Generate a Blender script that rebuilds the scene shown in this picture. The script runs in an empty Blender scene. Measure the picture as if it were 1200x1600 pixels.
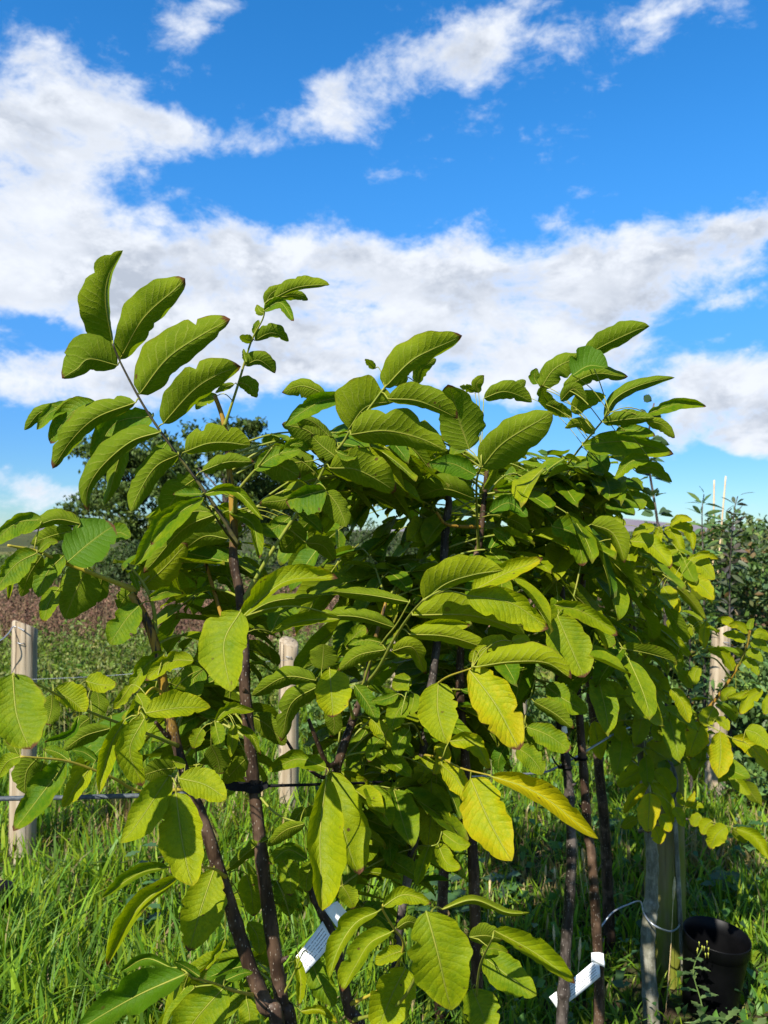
import bpy, bmesh, math, random
import numpy as np
from mathutils import Vector, Matrix

random.seed(7)
rng = np.random.default_rng(11)
S = bpy.context.scene
COL = S.collection
R = math.radians

# ------------------------------------------------------------------ camera
CAM_H = 1.5
PITCH = R(1.4)
FOC = 1200.0            # focal length in pixels of the 1200 x 1600 frame
cam = bpy.data.cameras.new('camera')
cam.lens = 27.0
cam.sensor_width = 36.0
cam.clip_start = 0.05
cam.clip_end = 9000
cam.dof.use_dof = True
cam.dof.focus_distance = 1.3
cam.dof.aperture_fstop = 9.0
camo = bpy.data.objects.new('camera', cam)
camo.location = (0, 0, CAM_H)
camo.rotation_euler = (R(90) + PITCH, 0, 0)
COL.objects.link(camo)
S.camera = camo

# ------------------------------------------------------------------ light
SUN_AZ = R(209)         # compass bearing of the sun (clockwise from +Y): behind the camera, to the left
SUN_EL = R(41)
sun_dir = Vector((math.sin(SUN_AZ) * math.cos(SUN_EL), math.cos(SUN_AZ) * math.cos(SUN_EL), math.sin(SUN_EL)))
sl = bpy.data.lights.new('sun', 'SUN')
sl.energy = 5.0
sl.angle = R(0.5)
sl.color = (1.0, 0.95, 0.86)
so = bpy.data.objects.new('sun', sl)
so.rotation_euler = (-sun_dir).to_track_quat('-Z', 'Y').to_euler()
COL.objects.link(so)

S.view_settings.view_transform = 'Standard'
S.view_settings.look = 'None'
S.view_settings.exposure = 0.92
S.view_settings.gamma = 1.0
S.view_settings.use_curve_mapping = False


def ray(px, py):
    v = Vector(((px - 600) / FOC, 1.0, (800 - py) / FOC))
    c, s = math.cos(PITCH), math.sin(PITCH)
    return Vector((v.x, v.y * c - v.z * s, v.y * s + v.z * c))


def P(px, py, d):
    """world point seen at pixel (px, py) at depth d along the lens axis"""
    return Vector((0, 0, CAM_H)) + ray(px, py) * d


def proj(p):
    q = Vector(p) - Vector((0, 0, CAM_H))
    c, s = math.cos(PITCH), math.sin(PITCH)
    y = q.y * c + q.z * s
    z = -q.y * s + q.z * c
    return 600 + FOC * q.x / y, 800 - FOC * z / y, y


# ------------------------------------------------------------------ node helper
class NT:
    def __init__(self, tree):
        self.t = tree
        self.n = tree.nodes
        self.l = tree.links

    def new(self, kind, **kw):
        nd = self.n.new(kind)
        for k, v in kw.items():
            setattr(nd, k, v)
        return nd

    def put(self, sock, v):
        if v is None:
            return
        if isinstance(v, bpy.types.NodeSocket):
            self.l.new(v, sock)
        else:
            if sock.type == 'RGBA' and len(v) == 3:
                v = (*v, 1)
            sock.default_value = v

    def math(self, op, a, b=None, c=None, clamp=False):
        nd = self.new('ShaderNodeMath', operation=op, use_clamp=clamp)
        for i, v in enumerate((a, b, c)):
            self.put(nd.inputs[i], v)
        return nd.outputs[0]

    def vmath(self, op, a, b=None, out=0):
        nd = self.new('ShaderNodeVectorMath', operation=op)
        self.put(nd.inputs[0], a)
        if b is not None:
            if op == 'SCALE':
                self.put(nd.inputs['Scale'], b)
            else:
                self.put(nd.inputs[1], b)
        return nd.outputs[out]

    def dot(self, a, b):
        nd = self.new('ShaderNodeVectorMath', operation='DOT_PRODUCT')
        self.put(nd.inputs[0], a)
        self.put(nd.inputs[1], b)
        return nd.outputs['Value']

    def mix(self, f, a, b, mode='MIX'):
        nd = self.new('ShaderNodeMix', data_type='RGBA', blend_type=mode)
        self.put(nd.inputs[0], f)
        self.put(nd.inputs[6], a)
        self.put(nd.inputs[7], b)
        return nd.outputs[2]

    def noise(self, vec, scale, detail=3, rough=0.55, col=False, dist=0.0):
        nd = self.new('ShaderNodeTexNoise')
        if vec is not None:
            self.l.new(vec, nd.inputs['Vector'])
        self.put(nd.inputs['Scale'], scale)
        nd.inputs['Detail'].default_value = detail
        nd.inputs['Roughness'].default_value = rough
        nd.inputs['Distortion'].default_value = dist
        return nd.outputs[1 if col else 0]

    def smooth(self, v, lo, hi, a=0.0, b=1.0):
        nd = self.new('ShaderNodeMapRange', interpolation_type='SMOOTHSTEP')
        self.put(nd.inputs[0], v)
        self.put(nd.inputs[1], lo)
        self.put(nd.inputs[2], hi)
        self.put(nd.inputs[3], a)
        self.put(nd.inputs[4], b)
        return nd.outputs[0]

    def scalevec(self, vec, s):
        nd = self.new('ShaderNodeMapping')
        self.l.new(vec, nd.inputs[0])
        nd.inputs['Scale'].default_value = s
        return nd.outputs[0]


# ------------------------------------------------------------------ sky with broken cloud
SKY_SAT = 1.0
world = bpy.data.worlds.new('World')
S.world = world
world.use_nodes = True
world.cycles.sampling_method = 'MANUAL'
world.cycles.sample_map_resolution = 512
w = NT(world.node_tree)
w.n.clear()
geo = w.new('ShaderNodeTexCoord')
D = w.vmath('NORMALIZE', geo.outputs['Generated'])
sky = w.new('ShaderNodeTexSky', sky_type='NISHITA')
sky.sun_disc = False
sky.sun_elevation = SUN_EL
sky.sun_rotation = SUN_AZ
sky.air_density = 0.85
sky.dust_density = 0.0
sky.ozone_density = 3.0
hs = w.new('ShaderNodeHueSaturation')
hs.inputs['Saturation'].default_value = 1.33
hs.inputs['Value'].default_value = 2.1
hs.inputs['Hue'].default_value = 0.500
w.l.new(sky.outputs[0], hs.inputs['Color'])
sepz = w.new('ShaderNodeSeparateXYZ')
w.l.new(D, sepz.inputs[0])
skyblue = w.mix(w.smooth(sepz.outputs[2], 0.0, 0.38, 1.0, 0.0), hs.outputs[0], (0.66, 0.92, 1.18), 'MULTIPLY')
skycol = w.vmath('SCALE', skyblue, w.smooth(sepz.outputs[2], -0.02, 0.46, 0.36, 1.0))

# clouds stand at fixed bearings; each is a soft lobe that noise then breaks up:
# (x, y, rx, ry, tilt, weight) measured where the cloud stands against the horizon
CLOUDS = [
    (60, 250, 150, 100, 0, .95), (170, 190, 140, 55, 8, .75), (300, 235, 140, 34, 8, .75), (20, 170, 120, 45, 0, .6),
    (60, 400, 240, 75, 0, .95), (270, 410, 200, 62, 0, .95), (190, 470, 190, 45, 0, .8), (560, 450, 220, 72, 0, 1.15),
    (760, 480, 230, 75, 0, 1.2), (960, 480, 160, 55, -5, 1.0), (1010, 400, 180, 42, -12, .85), (1190, 345, 130, 38, -14, .85),
    (600, 545, 330, 60, 0, 1.15), (850, 560, 170, 45, 0, 1.0), (110, 610, 200, 42, 0, .95), (400, 560, 240, 42, 0, .85),
    (40, 775, 130, 30, 0, .85), (330, 730, 180, 30, 0, .5), (-200, 380, 260, 160, 0, .9),
    (660, 105, 150, 42, -24, .95), (780, 80, 90, 50, -10, .8), (500, 165, 75, 45, -38, .8), (735, 360, 40, 28, -30, .75),
    (900, 70, 40, 22, 15, .7), (1060, 8, 110, 24, 5, .85), (45, 70, 60, 26, -15, .6), (370, 40, 100, 26, -25, .45),
    (330, 90, 40, 50, 30, .5), (960, 303, 40, 8, -5, .55), (1000, 130, 40, 12, -20, .4),
    (1105, 615, 55, 50, -20, 1.0), (1180, 625, 80, 60, 0, 1.1), (1110, 690, 130, 26, 0, 1.05), (1220, 690, 120, 40, 0, 1.1),
    (1130, 795, 150, 20, 0, .5), (950, 770, 120, 20, 0, .4), (1150, 535, 45, 10, 0, .4), (700, 740, 260, 40, 0, .7),
    (1160, 470, 40, 10, -20, .4), (50, 515, 120, 24, 0, -1.0), (1120, 535, 130, 30, 0, -.8), (360, 300, 90, 32, -10, -.5), (60, 700, 150, 26, 0, -1.0), (1130, 742, 130, 16, 0, -.9), (435, 110, 60, 60, 0, -.4), (600, 650, 300, 26, 0, -.7), (380, 500, 60, 20, 10, -.4), (1080, 250, 160, 50, 0, -.4),
]
# fine break-up
warp = w.noise(D, 4.0, 5, 0.62, col=True)
Dw = w.vmath('ADD', D, w.vmath('SCALE', w.vmath('SUBTRACT', warp, (0.5, 0.5, 0.5)), 0.13))
acc = None
for (cx, cy, rx, ry, tilt, wt) in CLOUDS:
    c = ray(cx, cy)
    dn = c.length
    c = c / dn
    right = Vector((0, 0, 1)).cross(c).normalized() * -1
    up = right.cross(c).normalized()
    if up.z < 0:
        up = -up
    a = R(tilt)
    e1 = right * math.cos(a) - up * math.sin(a)
    e2 = up * math.cos(a) + right * math.sin(a)
    e1 = e1 * (FOC * dn / rx)
    e2 = e2 * (FOC * dn / ry)
    u = w.dot(Dw, tuple(e1))
    v = w.dot(Dw, tuple(e2))
    r2 = w.math('MULTIPLY_ADD', u, u, w.math('MULTIPLY', v, v))
    g = w.math('POWER', 0.42, r2)
    gate = w.math('GREATER_THAN', w.dot(Dw, tuple(c)), 0.0)
    g = w.math('MULTIPLY', g, gate)
    acc = w.math('MULTIPLY', g, wt) if acc is None else w.math('MULTIPLY_ADD', g, wt, acc)
# the rest of the sky carries the same broken cloud
sep = w.new('ShaderNodeSeparateXYZ')
w.l.new(D, sep.inputs[0])
front = w.smooth(sep.outputs[1], 0.35, 0.75)
amb = w.smooth(w.noise(w.scalevec(D, (1, 1, 2.2)), 2.1, 2, 0.5), 0.42, 0.66, 0.0, 1.15)
amb = w.math('MULTIPLY', amb, w.math('SUBTRACT', 1.0, front))
lob = w.math('ADD', w.math('MINIMUM', acc, 1.35), amb)
Dn = w.scalevec(D, (1, 1, 1.7))
n1 = w.noise(Dn, 9.5, 10, 0.66, dist=0.25)
n2 = w.noise(Dn, 26.0, 8, 0.66, dist=0.5)
field = w.math('ADD', lob, w.math('MULTIPLY_ADD', n1, 3.3, w.math('MULTIPLY', n2, 1.0)))
cov = w.smooth(field, 2.42, 3.55)
thick = w.smooth(field, 2.9, 3.8)
# shaded bases: thick cloud that has more cloud on its sunny (upper left) side
Ds = w.vmath('ADD', Dn, (-0.03, -0.01, 0.055))
n1s = w.noise(Ds, 9.5, 6, 0.62, dist=0.25)
relief = w.math('SUBTRACT', n1s, n1)
shade = w.math('MULTIPLY', w.smooth(relief, -0.20, 0.16), thick)
big = w.smooth(w.noise(Dn, 5.5, 3, 0.5), 0.36, 0.62)
shade = w.math('MULTIPLY', shade, w.math('MULTIPLY_ADD', big, 0.85, 0.42), clamp=True)
cloudcol = w.mix(shade, (7.5, 7.9, 8.6), (4.3, 4.8, 5.7))
mixc = w.mix(cov, skycol, cloudcol)
bg = w.new('ShaderNodeBackground')
bg.inputs['Strength'].default_value = 0.065
w.l.new(mixc, bg.inputs[0])
wo = w.new('ShaderNodeOutputWorld')
w.l.new(bg.outputs[0], wo.inputs[0])


# ------------------------------------------------------------------ object helpers
def mesh_obj(name, verts, faces, mats, parent=None, smooth=True, uvs=None, attrs=None, cols=None, midx=None):
    me = bpy.data.meshes.new(name)
    me.from_pydata([tuple(v) for v in verts], [], faces)
    for m in (mats if isinstance(mats, (list, tuple)) else [mats]):
        me.materials.append(m)
    if smooth:
        me.polygons.foreach_set('use_smooth', [True] * len(me.polygons))
    if midx is not None:
        me.polygons.foreach_set('material_index', midx)
    if uvs is not None:
        uvl = me.uv_layers.new(name='UVMap')
        li = np.empty(len(me.loops), dtype=np.int32)
        me.loops.foreach_get('vertex_index', li)
        uvl.data.foreach_set('uv', np.asarray(uvs, dtype=np.float32)[li].ravel())
    if attrs:
        for k, v in attrs.items():
            at = me.attributes.new(k, 'FLOAT', 'POINT')
            at.data.foreach_set('value', np.broadcast_to(np.asarray(v, dtype=np.float32), (len(verts),)).copy())
    if cols is not None:
        at = me.color_attributes.new('col', 'FLOAT_COLOR', 'POINT')
        c = np.ones((len(verts), 4), dtype=np.float32)
        c[:, :3] = cols
        at.data.foreach_set('color', c.ravel())
    me.update()
    o = bpy.data.objects.new(name, me)
    COL.objects.link(o)
    if parent is not None:
        o.parent = parent
    return o


def tag(o, label=None, cat=None, group=None, kind=None):
    if label:
        o['label'] = label
    if cat:
        o['category'] = cat
    if group:
        o['group'] = group
    if kind:
        o['kind'] = kind
    return o


def empty(name, loc):
    o = bpy.data.objects.new(name, None)
    o.location = loc
    o.empty_display_size = 0.05
    COL.objects.link(o)
    return o


def spline(pts, n):
    """Catmull-Rom through pts (any dimension), n samples"""
    p = np.asarray(pts, dtype=float)
    if len(p) == 2:
        t = np.linspace(0, 1, n)[:, None]
        return p[0] * (1 - t) + p[1] * t
    q = np.vstack([2 * p[0] - p[1], p, 2 * p[-1] - p[-2]])
    seg = np.linalg.norm(np.diff(p, axis=0), axis=1)
    cum = np.concatenate([[0], np.cumsum(seg)])
    out = []
    for s in np.linspace(0, cum[-1], n):
        i = min(int(np.searchsorted(cum, s, side='right')) - 1, len(seg) - 1)
        t = (s - cum[i]) / max(seg[i], 1e-9)
        a, b, c, d = q[i], q[i + 1], q[i + 2], q[i + 3]
        out.append(0.5 * (2 * b + (c - a) * t + (2 * a - 5 * b + 4 * c - d) * t * t + (3 * b - a - 3 * c + d) * t ** 3))
    return np.array(out)


def tube(path, radii, sides=8, cap=True, jitter=0.0, seed=0):
    """verts, faces, uv of a tube along path"""
    rg = np.random.default_rng(seed)
    path = np.asarray(path, dtype=float)
    n = len(path)
    tan = np.gradient(path, axis=0)
    tan /= np.linalg.norm(tan, axis=1)[:, None] + 1e-12
    ref = np.array([0.3, 1.0, 0.1])
    if abs(np.dot(ref / np.linalg.norm(ref), tan[0])) > 0.9:
        ref = np.array([1.0, 0.1, 0.2])
    verts, uvs = [], []
    u = np.cross(tan[0], ref)
    u /= np.linalg.norm(u)
    length = 0
    for i in range(n):
        if i:
            length += np.linalg.norm(path[i] - path[i - 1])
        u = u - np.dot(u, tan[i]) * tan[i]
        u /= np.linalg.norm(u)
        v = np.cross(tan[i], u)
        for k in range(sides):
            a = 2 * math.pi * k / sides
            r = radii[i] * (1 + jitter * rg.uniform(-1, 1))
            verts.append(path[i] + (u * math.cos(a) + v * math.sin(a)) * r)
            uvs.append((k / sides, length))
    faces = []
    for i in range(n - 1):
        for k in range(sides):
            a = i * sides + k
            b = i * sides + (k + 1) % sides
            faces.append((a, b, b + sides, a + sides))
    if cap:
        faces.append(tuple(range(sides))[::-1])
        faces.append(tuple((n - 1) * sides + k for k in range(sides)))
    return verts, faces, uvs


class MB:
    """collects pieces of ONE part"""
    def __init__(self):
        self.v, self.f, self.uv, self.m = [], [], [], []

    def add(self, verts, faces, uvs=None, mi=0):
        o = len(self.v)
        self.v += [tuple(x) for x in verts]
        self.uv += list(uvs) if uvs is not None else [(0.5, 0.5)] * len(verts)
        self.f += [tuple(i + o for i in f) for f in faces]
        self.m += [mi] * len(faces)

    def tube(self, path, radii, sides=8, mi=0, **kw):
        v, f, u = tube(path, radii, sides, **kw)
        self.add(v, f, u, mi)

    def box(self, c, sx, sy, sz, rot=None, mi=0):
        vs = []
        for dx in (-1, 1):
            for dy in (-1, 1):
                for dz in (-1, 1):
                    q = Vector((dx * sx / 2, dy * sy / 2, dz * sz / 2))
                    if rot is not None:
                        q = rot @ q
                    vs.append(Vector(c) + q)
        self.add(vs, [(0, 1, 3, 2), (4, 6, 7, 5), (0, 4, 5, 1), (2, 3, 7, 6), (0, 2, 6, 4), (1, 5, 7, 3)], None, mi)

    def build(self, name, mats, parent=None, off=None, smooth=True, attrs=None, cols=None):
        v = np.array(self.v, dtype=float)
        if off is not None:
            v = v - np.array(off)
        return mesh_obj(name, v, self.f, mats, parent, smooth, self.uv, attrs, cols, self.m)


# ------------------------------------------------------------------ materials
def new_mat(name):
    m = bpy.data.materials.new(name)
    m.use_nodes = True
    t = NT(m.node_tree)
    t.n.clear()
    out = t.new('ShaderNodeOutputMaterial')
    return m, t, out


def principled(t, col, rough=0.6, spec=0.4, bump=None, bstr=0.3, bdist=0.002, metal=0.0):
    b = t.new('ShaderNodeBsdfPrincipled')
    t.put(b.inputs['Base Color'], col)
    t.put(b.inputs['Roughness'], rough)
    t.put(b.inputs['Specular IOR Level'], spec)
    t.put(b.inputs['Metallic'], metal)
    if bump is not None:
        bn = t.new('ShaderNodeBump')
        bn.inputs['Strength'].default_value = bstr
        bn.inputs['Distance'].default_value = bdist
        t.l.new(bump, bn.inputs['Height'])
        t.l.new(bn.outputs[0], b.inputs['Normal'])
    return b


def leaf_material(name, green, yellow, under, trans=0.38):
    m, t, out = new_mat(name)
    uv = t.new('ShaderNodeUVMap').outputs[0]
    sp = t.new('ShaderNodeSeparateXYZ')
    t.l.new(uv, sp.inputs[0])
    s = t.math('MULTIPLY_ADD', sp.outputs[0], 2.0, -1.0)
    a = t.math('ABSOLUTE', s)
    tt = sp.outputs[1]
    oi = t.new('ShaderNodeObjectInfo')
    rnd = oi.outputs['Random']
    tint = t.new('ShaderNodeAttribute', attribute_name='tint').outputs['Fac']
    tint = t.math('ADD', tint, t.math('MULTIPLY_ADD', rnd, 0.24, -0.12))
    brown = t.new('ShaderNodeAttribute', attribute_name='brown').outputs['Fac']
    shift = t.vmath('ADD', uv, t.vmath('SCALE', oi.outputs['Location'], 3.0))
    cmb = t.new('ShaderNodeCombineXYZ')
    t.l.new(t.math('MULTIPLY', rnd, 37.0), cmb.inputs[2])
    shift = t.vmath('ADD', uv, cmb.outputs[0])
    # lateral veins sweep forward from the midrib
    wob = t.noise(shift, 4.0, 3)
    ph = t.math('MULTIPLY', t.math('SUBTRACT', t.math('MULTIPLY_ADD', wob, 0.09, tt), t.math('MULTIPLY', t.math('POWER', a, 0.85), 0.17)), t.math('MULTIPLY_ADD', rnd, 5.0, 10.0))
    ph = t.math('ADD', ph, t.math('MULTIPLY', t.math('GREATER_THAN', s, 0.0), 0.42))
    f = t.math('FRACT', ph)
    dist = t.math('MULTIPLY', t.math('ABSOLUTE', t.math('SUBTRACT', f, 0.5)), 2.0)
    vein = t.smooth(dist, 0.80, 0.97)
    vein = t.math('MULTIPLY', t.math('MULTIPLY', vein, t.smooth(a, 1.0, 0.55)), t.smooth(t.noise(shift, 5.0, 2), 0.35, 0.6, 0.25, 1.0))
    mid = t.smooth(a, 0.075, 0.02)
    # tertiary net between the veins
    vo = t.new('ShaderNodeTexVoronoi', feature='DISTANCE_TO_EDGE')
    t.l.new(t.scalevec(shift, (9, 34, 1)), vo.inputs['Vector'])
    vo.inputs['Scale'].default_value = 1.0
    net = t.smooth(vo.outputs['Distance'], 0.10, 0.0)
    # yellowing in blotches, from the margin and tip inward
    bl = t.noise(shift, 2.6, 4, 0.6)
    edge = t.math('MULTIPLY', t.math('POWER', a, 4.0), 0.28)
    tipy = t.math('MULTIPLY', t.math('POWER', tt, 5.0), 0.4)
    pat = t.noise(t.scalevec(shift, (2.2, 5.5, 1)), 2.4, 5, 0.7)
    yf = t.math('ADD', tint, t.math('ADD', t.math('MULTIPLY_ADD', bl, 0.8, -0.4), t.math('MULTIPLY', t.math('SUBTRACT', pat, 0.5), t.math('MULTIPLY_ADD', dist, -0.5, 0.95))))
    yf = t.math('ADD', yf, t.math('MULTIPLY', t.math('ADD', edge, tipy), t.math('MULTIPLY_ADD', tint, 0.8, 0.25)), clamp=True)
    fine = t.noise(shift, 26.0, 4, 0.65)
    up = t.mix(yf, green, yellow)
    up = t.mix(t.smooth(yf, 0.72, 1.1), up, (0.42, 0.345, 0.003))
    up = t.mix(t.math('MULTIPLY_ADD', fine, 0.34, -0.05), up, (0.03, 0.06, 0.003))
    un = t.mix(yf, under, tuple(0.55 * u + 0.45 * y for u, y in zip(under, yellow)))
    un = t.mix(t.math('MULTIPLY', net, 0.20), un, (0.20, 0.24, 0.04))
    bf = t.new('ShaderNodeNewGeometry').outputs['Backfacing']
    base = t.mix(bf, up, un)
    vcol = t.mix(bf, (0.15, 0.20, 0.02), (0.26, 0.28, 0.05))
    vs = t.math('MULTIPLY', vein, t.math('MULTIPLY_ADD', bf, 0.42, 0.20))
    base = t.mix(vs, base, vcol)
    base = t.mix(t.math('MULTIPLY', mid, 0.6), base, vcol)
    # brown scorch at the tip, a few spots and nibbles on the blade
    bn_ = t.noise(shift, 11.0, 3, 0.6)
    tipm = t.smooth(t.math('MULTIPLY_ADD', bn_, 0.10, t.math('ADD', tt, t.math('MULTIPLY', a, 0.02))), 0.985, 1.03)
    tipm = t.math('MULTIPLY', tipm, brown, clamp=True)
    vs2 = t.new('ShaderNodeTexVoronoi', feature='F1')
    t.l.new(t.scalevec(shift, (3.2, 7.0, 1)), vs2.inputs['Vector'])
    vs2.inputs['Scale'].default_value = 1.0
    sc = t.new('ShaderNodeSeparateColor')
    t.l.new(vs2.outputs['Color'], sc.inputs[0])
    rad = t.math('MULTIPLY', t.smooth(sc.outputs[0], 0.74, 1.0), 0.19)
    spot = t.smooth(t.math('SUBTRACT', vs2.outputs['Distance'], t.math('MULTIPLY_ADD', bn_, 0.1, t.math('SUBTRACT', rad, 0.07))), 0.04, -0.02)
    spot = t.math('MULTIPLY', spot, t.math('MULTIPLY_ADD', brown, 0.45, 0.5))
    mg = t.math('MULTIPLY', t.smooth(t.math('MULTIPLY_ADD', bn_, 0.35, a), 1.10, 1.22), t.math('MULTIPLY', brown, t.smooth(bl, 0.45, 0.6)))
    base = t.mix(t.math('MULTIPLY', mg, 0.8), base, (0.15, 0.075, 0.02))
    dust = t.smooth(t.noise(shift, 60.0, 3, 0.7), 0.60, 0.75)
    base = t.mix(t.math('MULTIPLY', dust, 0.25), base, (0.22, 0.22, 0.10))
    base = t.mix(tipm, base, (0.11, 0.045, 0.02))
    base = t.mix(spot, base, (0.09, 0.055, 0.015))
    # quilted surface
    pil = t.math('SUBTRACT', 1.0, t.math('POWER', dist, 3.0))
    hgt = t.math('ADD', t.math('MULTIPLY', pil, 0.5), t.math('MULTIPLY_ADD', fine, 0.55, t.math('MULTIPLY', net, -0.18)))
    hgt = t.math('SUBTRACT', hgt, t.math('MULTIPLY', mid, 0.5))
    rough = t.mix(bf, t.mix(bl, (0.38, 0.38, 0.38), (0.68, 0.68, 0.68)), (0.7, 0.7, 0.7))
    pb = principled(t, base, rough, t.mix(bf, (0.14, 0.14, 0.14), (0.06, 0.06, 0.06)), hgt, 0.55, 0.0022)
    tr = t.new('ShaderNodeBsdfTranslucent')
    tc = t.mix(1.0, base, (1.5, 1.55, 0.3), 'MULTIPLY')
    t.l.new(tc, tr.inputs[0])
    t.l.new(pb.inputs['Normal'].links[0].from_socket, tr.inputs['Normal'])
    mx = t.new('ShaderNodeMixShader')
    mx.inputs[0].default_value = trans
    t.l.new(pb.outputs[0], mx.inputs[1])
    t.l.new(tr.outputs[0], mx.inputs[2])
    t.l.new(mx.outputs[0], out.inputs[0])
    return m


M = {}
M['leaf'] = leaf_material('walnut_leaf', (0.066, 0.150, 0.003), (0.37, 0.39, 0.002), (0.115, 0.170, 0.006), 0.38)
M['leaf_small'] = leaf_material('young_walnut_leaf', (0.125, 0.20, 0.003), (0.36, 0.37, 0.002), (0.13, 0.17, 0.008), 0.40)


def simple(name, col, rough=0.6, spec=0.3, var=0.0, scale=20.0, col2=None, bstr=0.0, coord='Object', metal=0.0, bdist=0.002):
    m, t, out = new_mat(name)
    tc = t.new('ShaderNodeTexCoord').outputs[coord]
    n = t.noise(tc, scale, 5, 0.6)
    c = t.mix(t.smooth(n, 0.35, 0.68), col, col2) if col2 else col
    b = principled(t, c, rough, spec, n if bstr else None, bstr, bdist, metal)
    t.l.new(b.outputs[0], out.inputs[0])
    return m


M['vein'] = simple('midrib', (0.19, 0.22, 0.025), 0.55, 0.2, scale=80, col2=(0.24, 0.23, 0.03))
M['stalk'] = simple('leaf_stalk_skin', (0.17, 0.21, 0.025), 0.5, 0.3, scale=60, col2=(0.23, 0.22, 0.03))
M['stalk_dark'] = simple('dark_leaf_stalk_skin', (0.035, 0.028, 0.018), 0.55, 0.3, scale=60, col2=(0.09, 0.085, 0.02))
M['stalk_yellow'] = simple('yellow_leaf_stalk_skin', (0.33, 0.28, 0.025), 0.5, 0.3, scale=50, col2=(0.40, 0.30, 0.04))


def bark_mat(name, dark, light, speck, young=None, y0=0.0, y1=1.0):
    """smooth young bark: dark, with pale lenticels; the last growth is golden with dark streaks"""
    m, t, out = new_mat(name)
    uv = t.new('ShaderNodeUVMap').outputs[0]
    ob = t.new('ShaderNodeTexCoord').outputs['Object']
    n = t.noise(t.scalevec(ob, (60, 60, 14)), 1.0, 5, 0.6)
    c = t.mix(t.smooth(n, 0.42, 0.68), dark, light)
    pt = t.noise(t.scalevec(ob, (9, 9, 11)), 1.0, 4, 0.6)
    c = t.mix(t.smooth(pt, 0.50, 0.68, 0.0, 0.55), c, tuple(min(1, 2.2 * v + 0.02) for v in light))
    vo = t.new('ShaderNodeTexVoronoi', feature='F1')
    t.l.new(t.scalevec(ob, (250, 250, 140)), vo.inputs['Vector'])
    vo.inputs['Scale'].default_value = 1.0
    sp = t.smooth(vo.outputs['Distance'], 0.30, 0.20)
    scv = t.new('ShaderNodeSeparateColor')
    t.l.new(vo.outputs['Color'], scv.inputs[0])
    sp = t.math('MULTIPLY', sp, t.smooth(scv.outputs[0], 0.45, 0.6))
    rg = t.noise(ob, 6.0, 3)
    sp = t.math('MULTIPLY', sp, t.smooth(rg, 0.35, 0.6, 0.3, 1.0))
    c = t.mix(t.math('MULTIPLY', sp, 0.8), c, speck)
    if young:
        ag = t.new('ShaderNodeAttribute', attribute_name='age').outputs['Fac']
        st = t.noise(t.scalevec(ob, (130, 130, 16)), 1.0, 4, 0.65)
        yc = t.mix(t.smooth(st, 0.50, 0.60), young, (0.03, 0.02, 0.012))
        k = t.smooth(t.math('ADD', ag, t.math('MULTIPLY_ADD', rg, 0.3, -0.15)), y0, y1)
        c = t.mix(k, c, yc)
    b = principled(t, c, 0.5, 0.22, t.math('ADD', n, t.math('MULTIPLY', sp, 0.6)), 0.5, 0.0015)
    t.l.new(b.outputs[0], out.inputs[0])
    return m


M['bark'] = bark_mat('walnut_bark', (0.022, 0.012, 0.007), (0.078, 0.046, 0.027), (0.26, 0.22, 0.17), (0.27, 0.155, 0.018), 0.62, 0.86)
M['bark_pale'] = bark_mat('pale_bark', (0.10, 0.095, 0.065), (0.22, 0.21, 0.16), (0.30, 0.28, 0.23), (0.06, 0.045, 0.02), 0.6, 0.9)
M['bark_grey'] = bark_mat('grey_bark', (0.020, 0.015, 0.012), (0.085, 0.068, 0.056), (0.28, 0.25, 0.21), (0.14, 0.085, 0.03), 0.66, 0.9)


def vcol_mat(name, rough=0.55, trans=0.3, spec=0.25, boost=(1.5, 1.4, 0.5), noise=0.35, nscale=40.0):
    """leafy stuff: colour comes with each blade or leaf"""
    m, t, out = new_mat(name)
    c = t.new('ShaderNodeVertexColor', layer_name='col').outputs[0]
    tc = t.new('ShaderNodeTexCoord').outputs['Object']
    n = t.noise(tc, nscale, 3, 0.6)
    c = t.mix(t.math('MULTIPLY', n, noise), c, (0.03, 0.04, 0.01))
    pb = principled(t, c, rough, spec)
    tr = t.new('ShaderNodeBsdfTranslucent')
    t.l.new(t.mix(1.0, c, boost, 'MULTIPLY'), tr.inputs[0])
    mx = t.new('ShaderNodeMixShader')
    mx.inputs[0].default_value = trans
    t.l.new(pb.outputs[0], mx.inputs[1])
    t.l.new(tr.outputs[0], mx.inputs[2])
    t.l.new(mx.outputs[0], out.inputs[0])
    return m


M['grass'] = vcol_mat('grass_blade', 0.45, 0.42, 0.22)
M['foliage'] = vcol_mat('small_foliage', 0.5, 0.28, 0.3)
M['dry'] = vcol_mat('dry_stalk', 0.8, 0.15, 0.1, (1, 0.9, 0.7))
M['far'] = vcol_mat('far_foliage', 0.6, 0.25, 0.2, (1.3, 1.3, 0.6), 0.2, 3.0)

# ------------------------------------------------------------------ ground
m, t, out = new_mat('turf_and_soil')
ob = t.new('ShaderNodeTexCoord').outputs['Object']
n1_ = t.noise(ob, 0.9, 5, 0.6)
n2_ = t.noise(ob, 14.0, 6, 0.7)
n3_ = t.noise(ob, 0.05, 3, 0.5)
c = t.mix(t.smooth(n1_, 0.35, 0.65), (0.045, 0.085, 0.014), (0.075, 0.115, 0.02))
c = t.mix(t.smooth(n2_, 0.36, 0.58), c, (0.045, 0.032, 0.018))
c = t.mix(t.smooth(n3_, 0.55, 0.7), c, (0.15, 0.14, 0.04))
b = principled(t, c, 0.9, 0.1, n2_, 0.8, 0.03)
t.l.new(b.outputs[0], out.inputs[0])
M['ground'] = m
xs = np.concatenate([[-6000, -1500, -400, -100, -30], np.linspace(-12, 12, 49), [30, 100, 400, 1500, 6000]])
ys = np.concatenate([[-3000, -300, -40, -8], np.linspace(-3, 21, 49), [40, 100, 300, 1200, 7000]])


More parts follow.
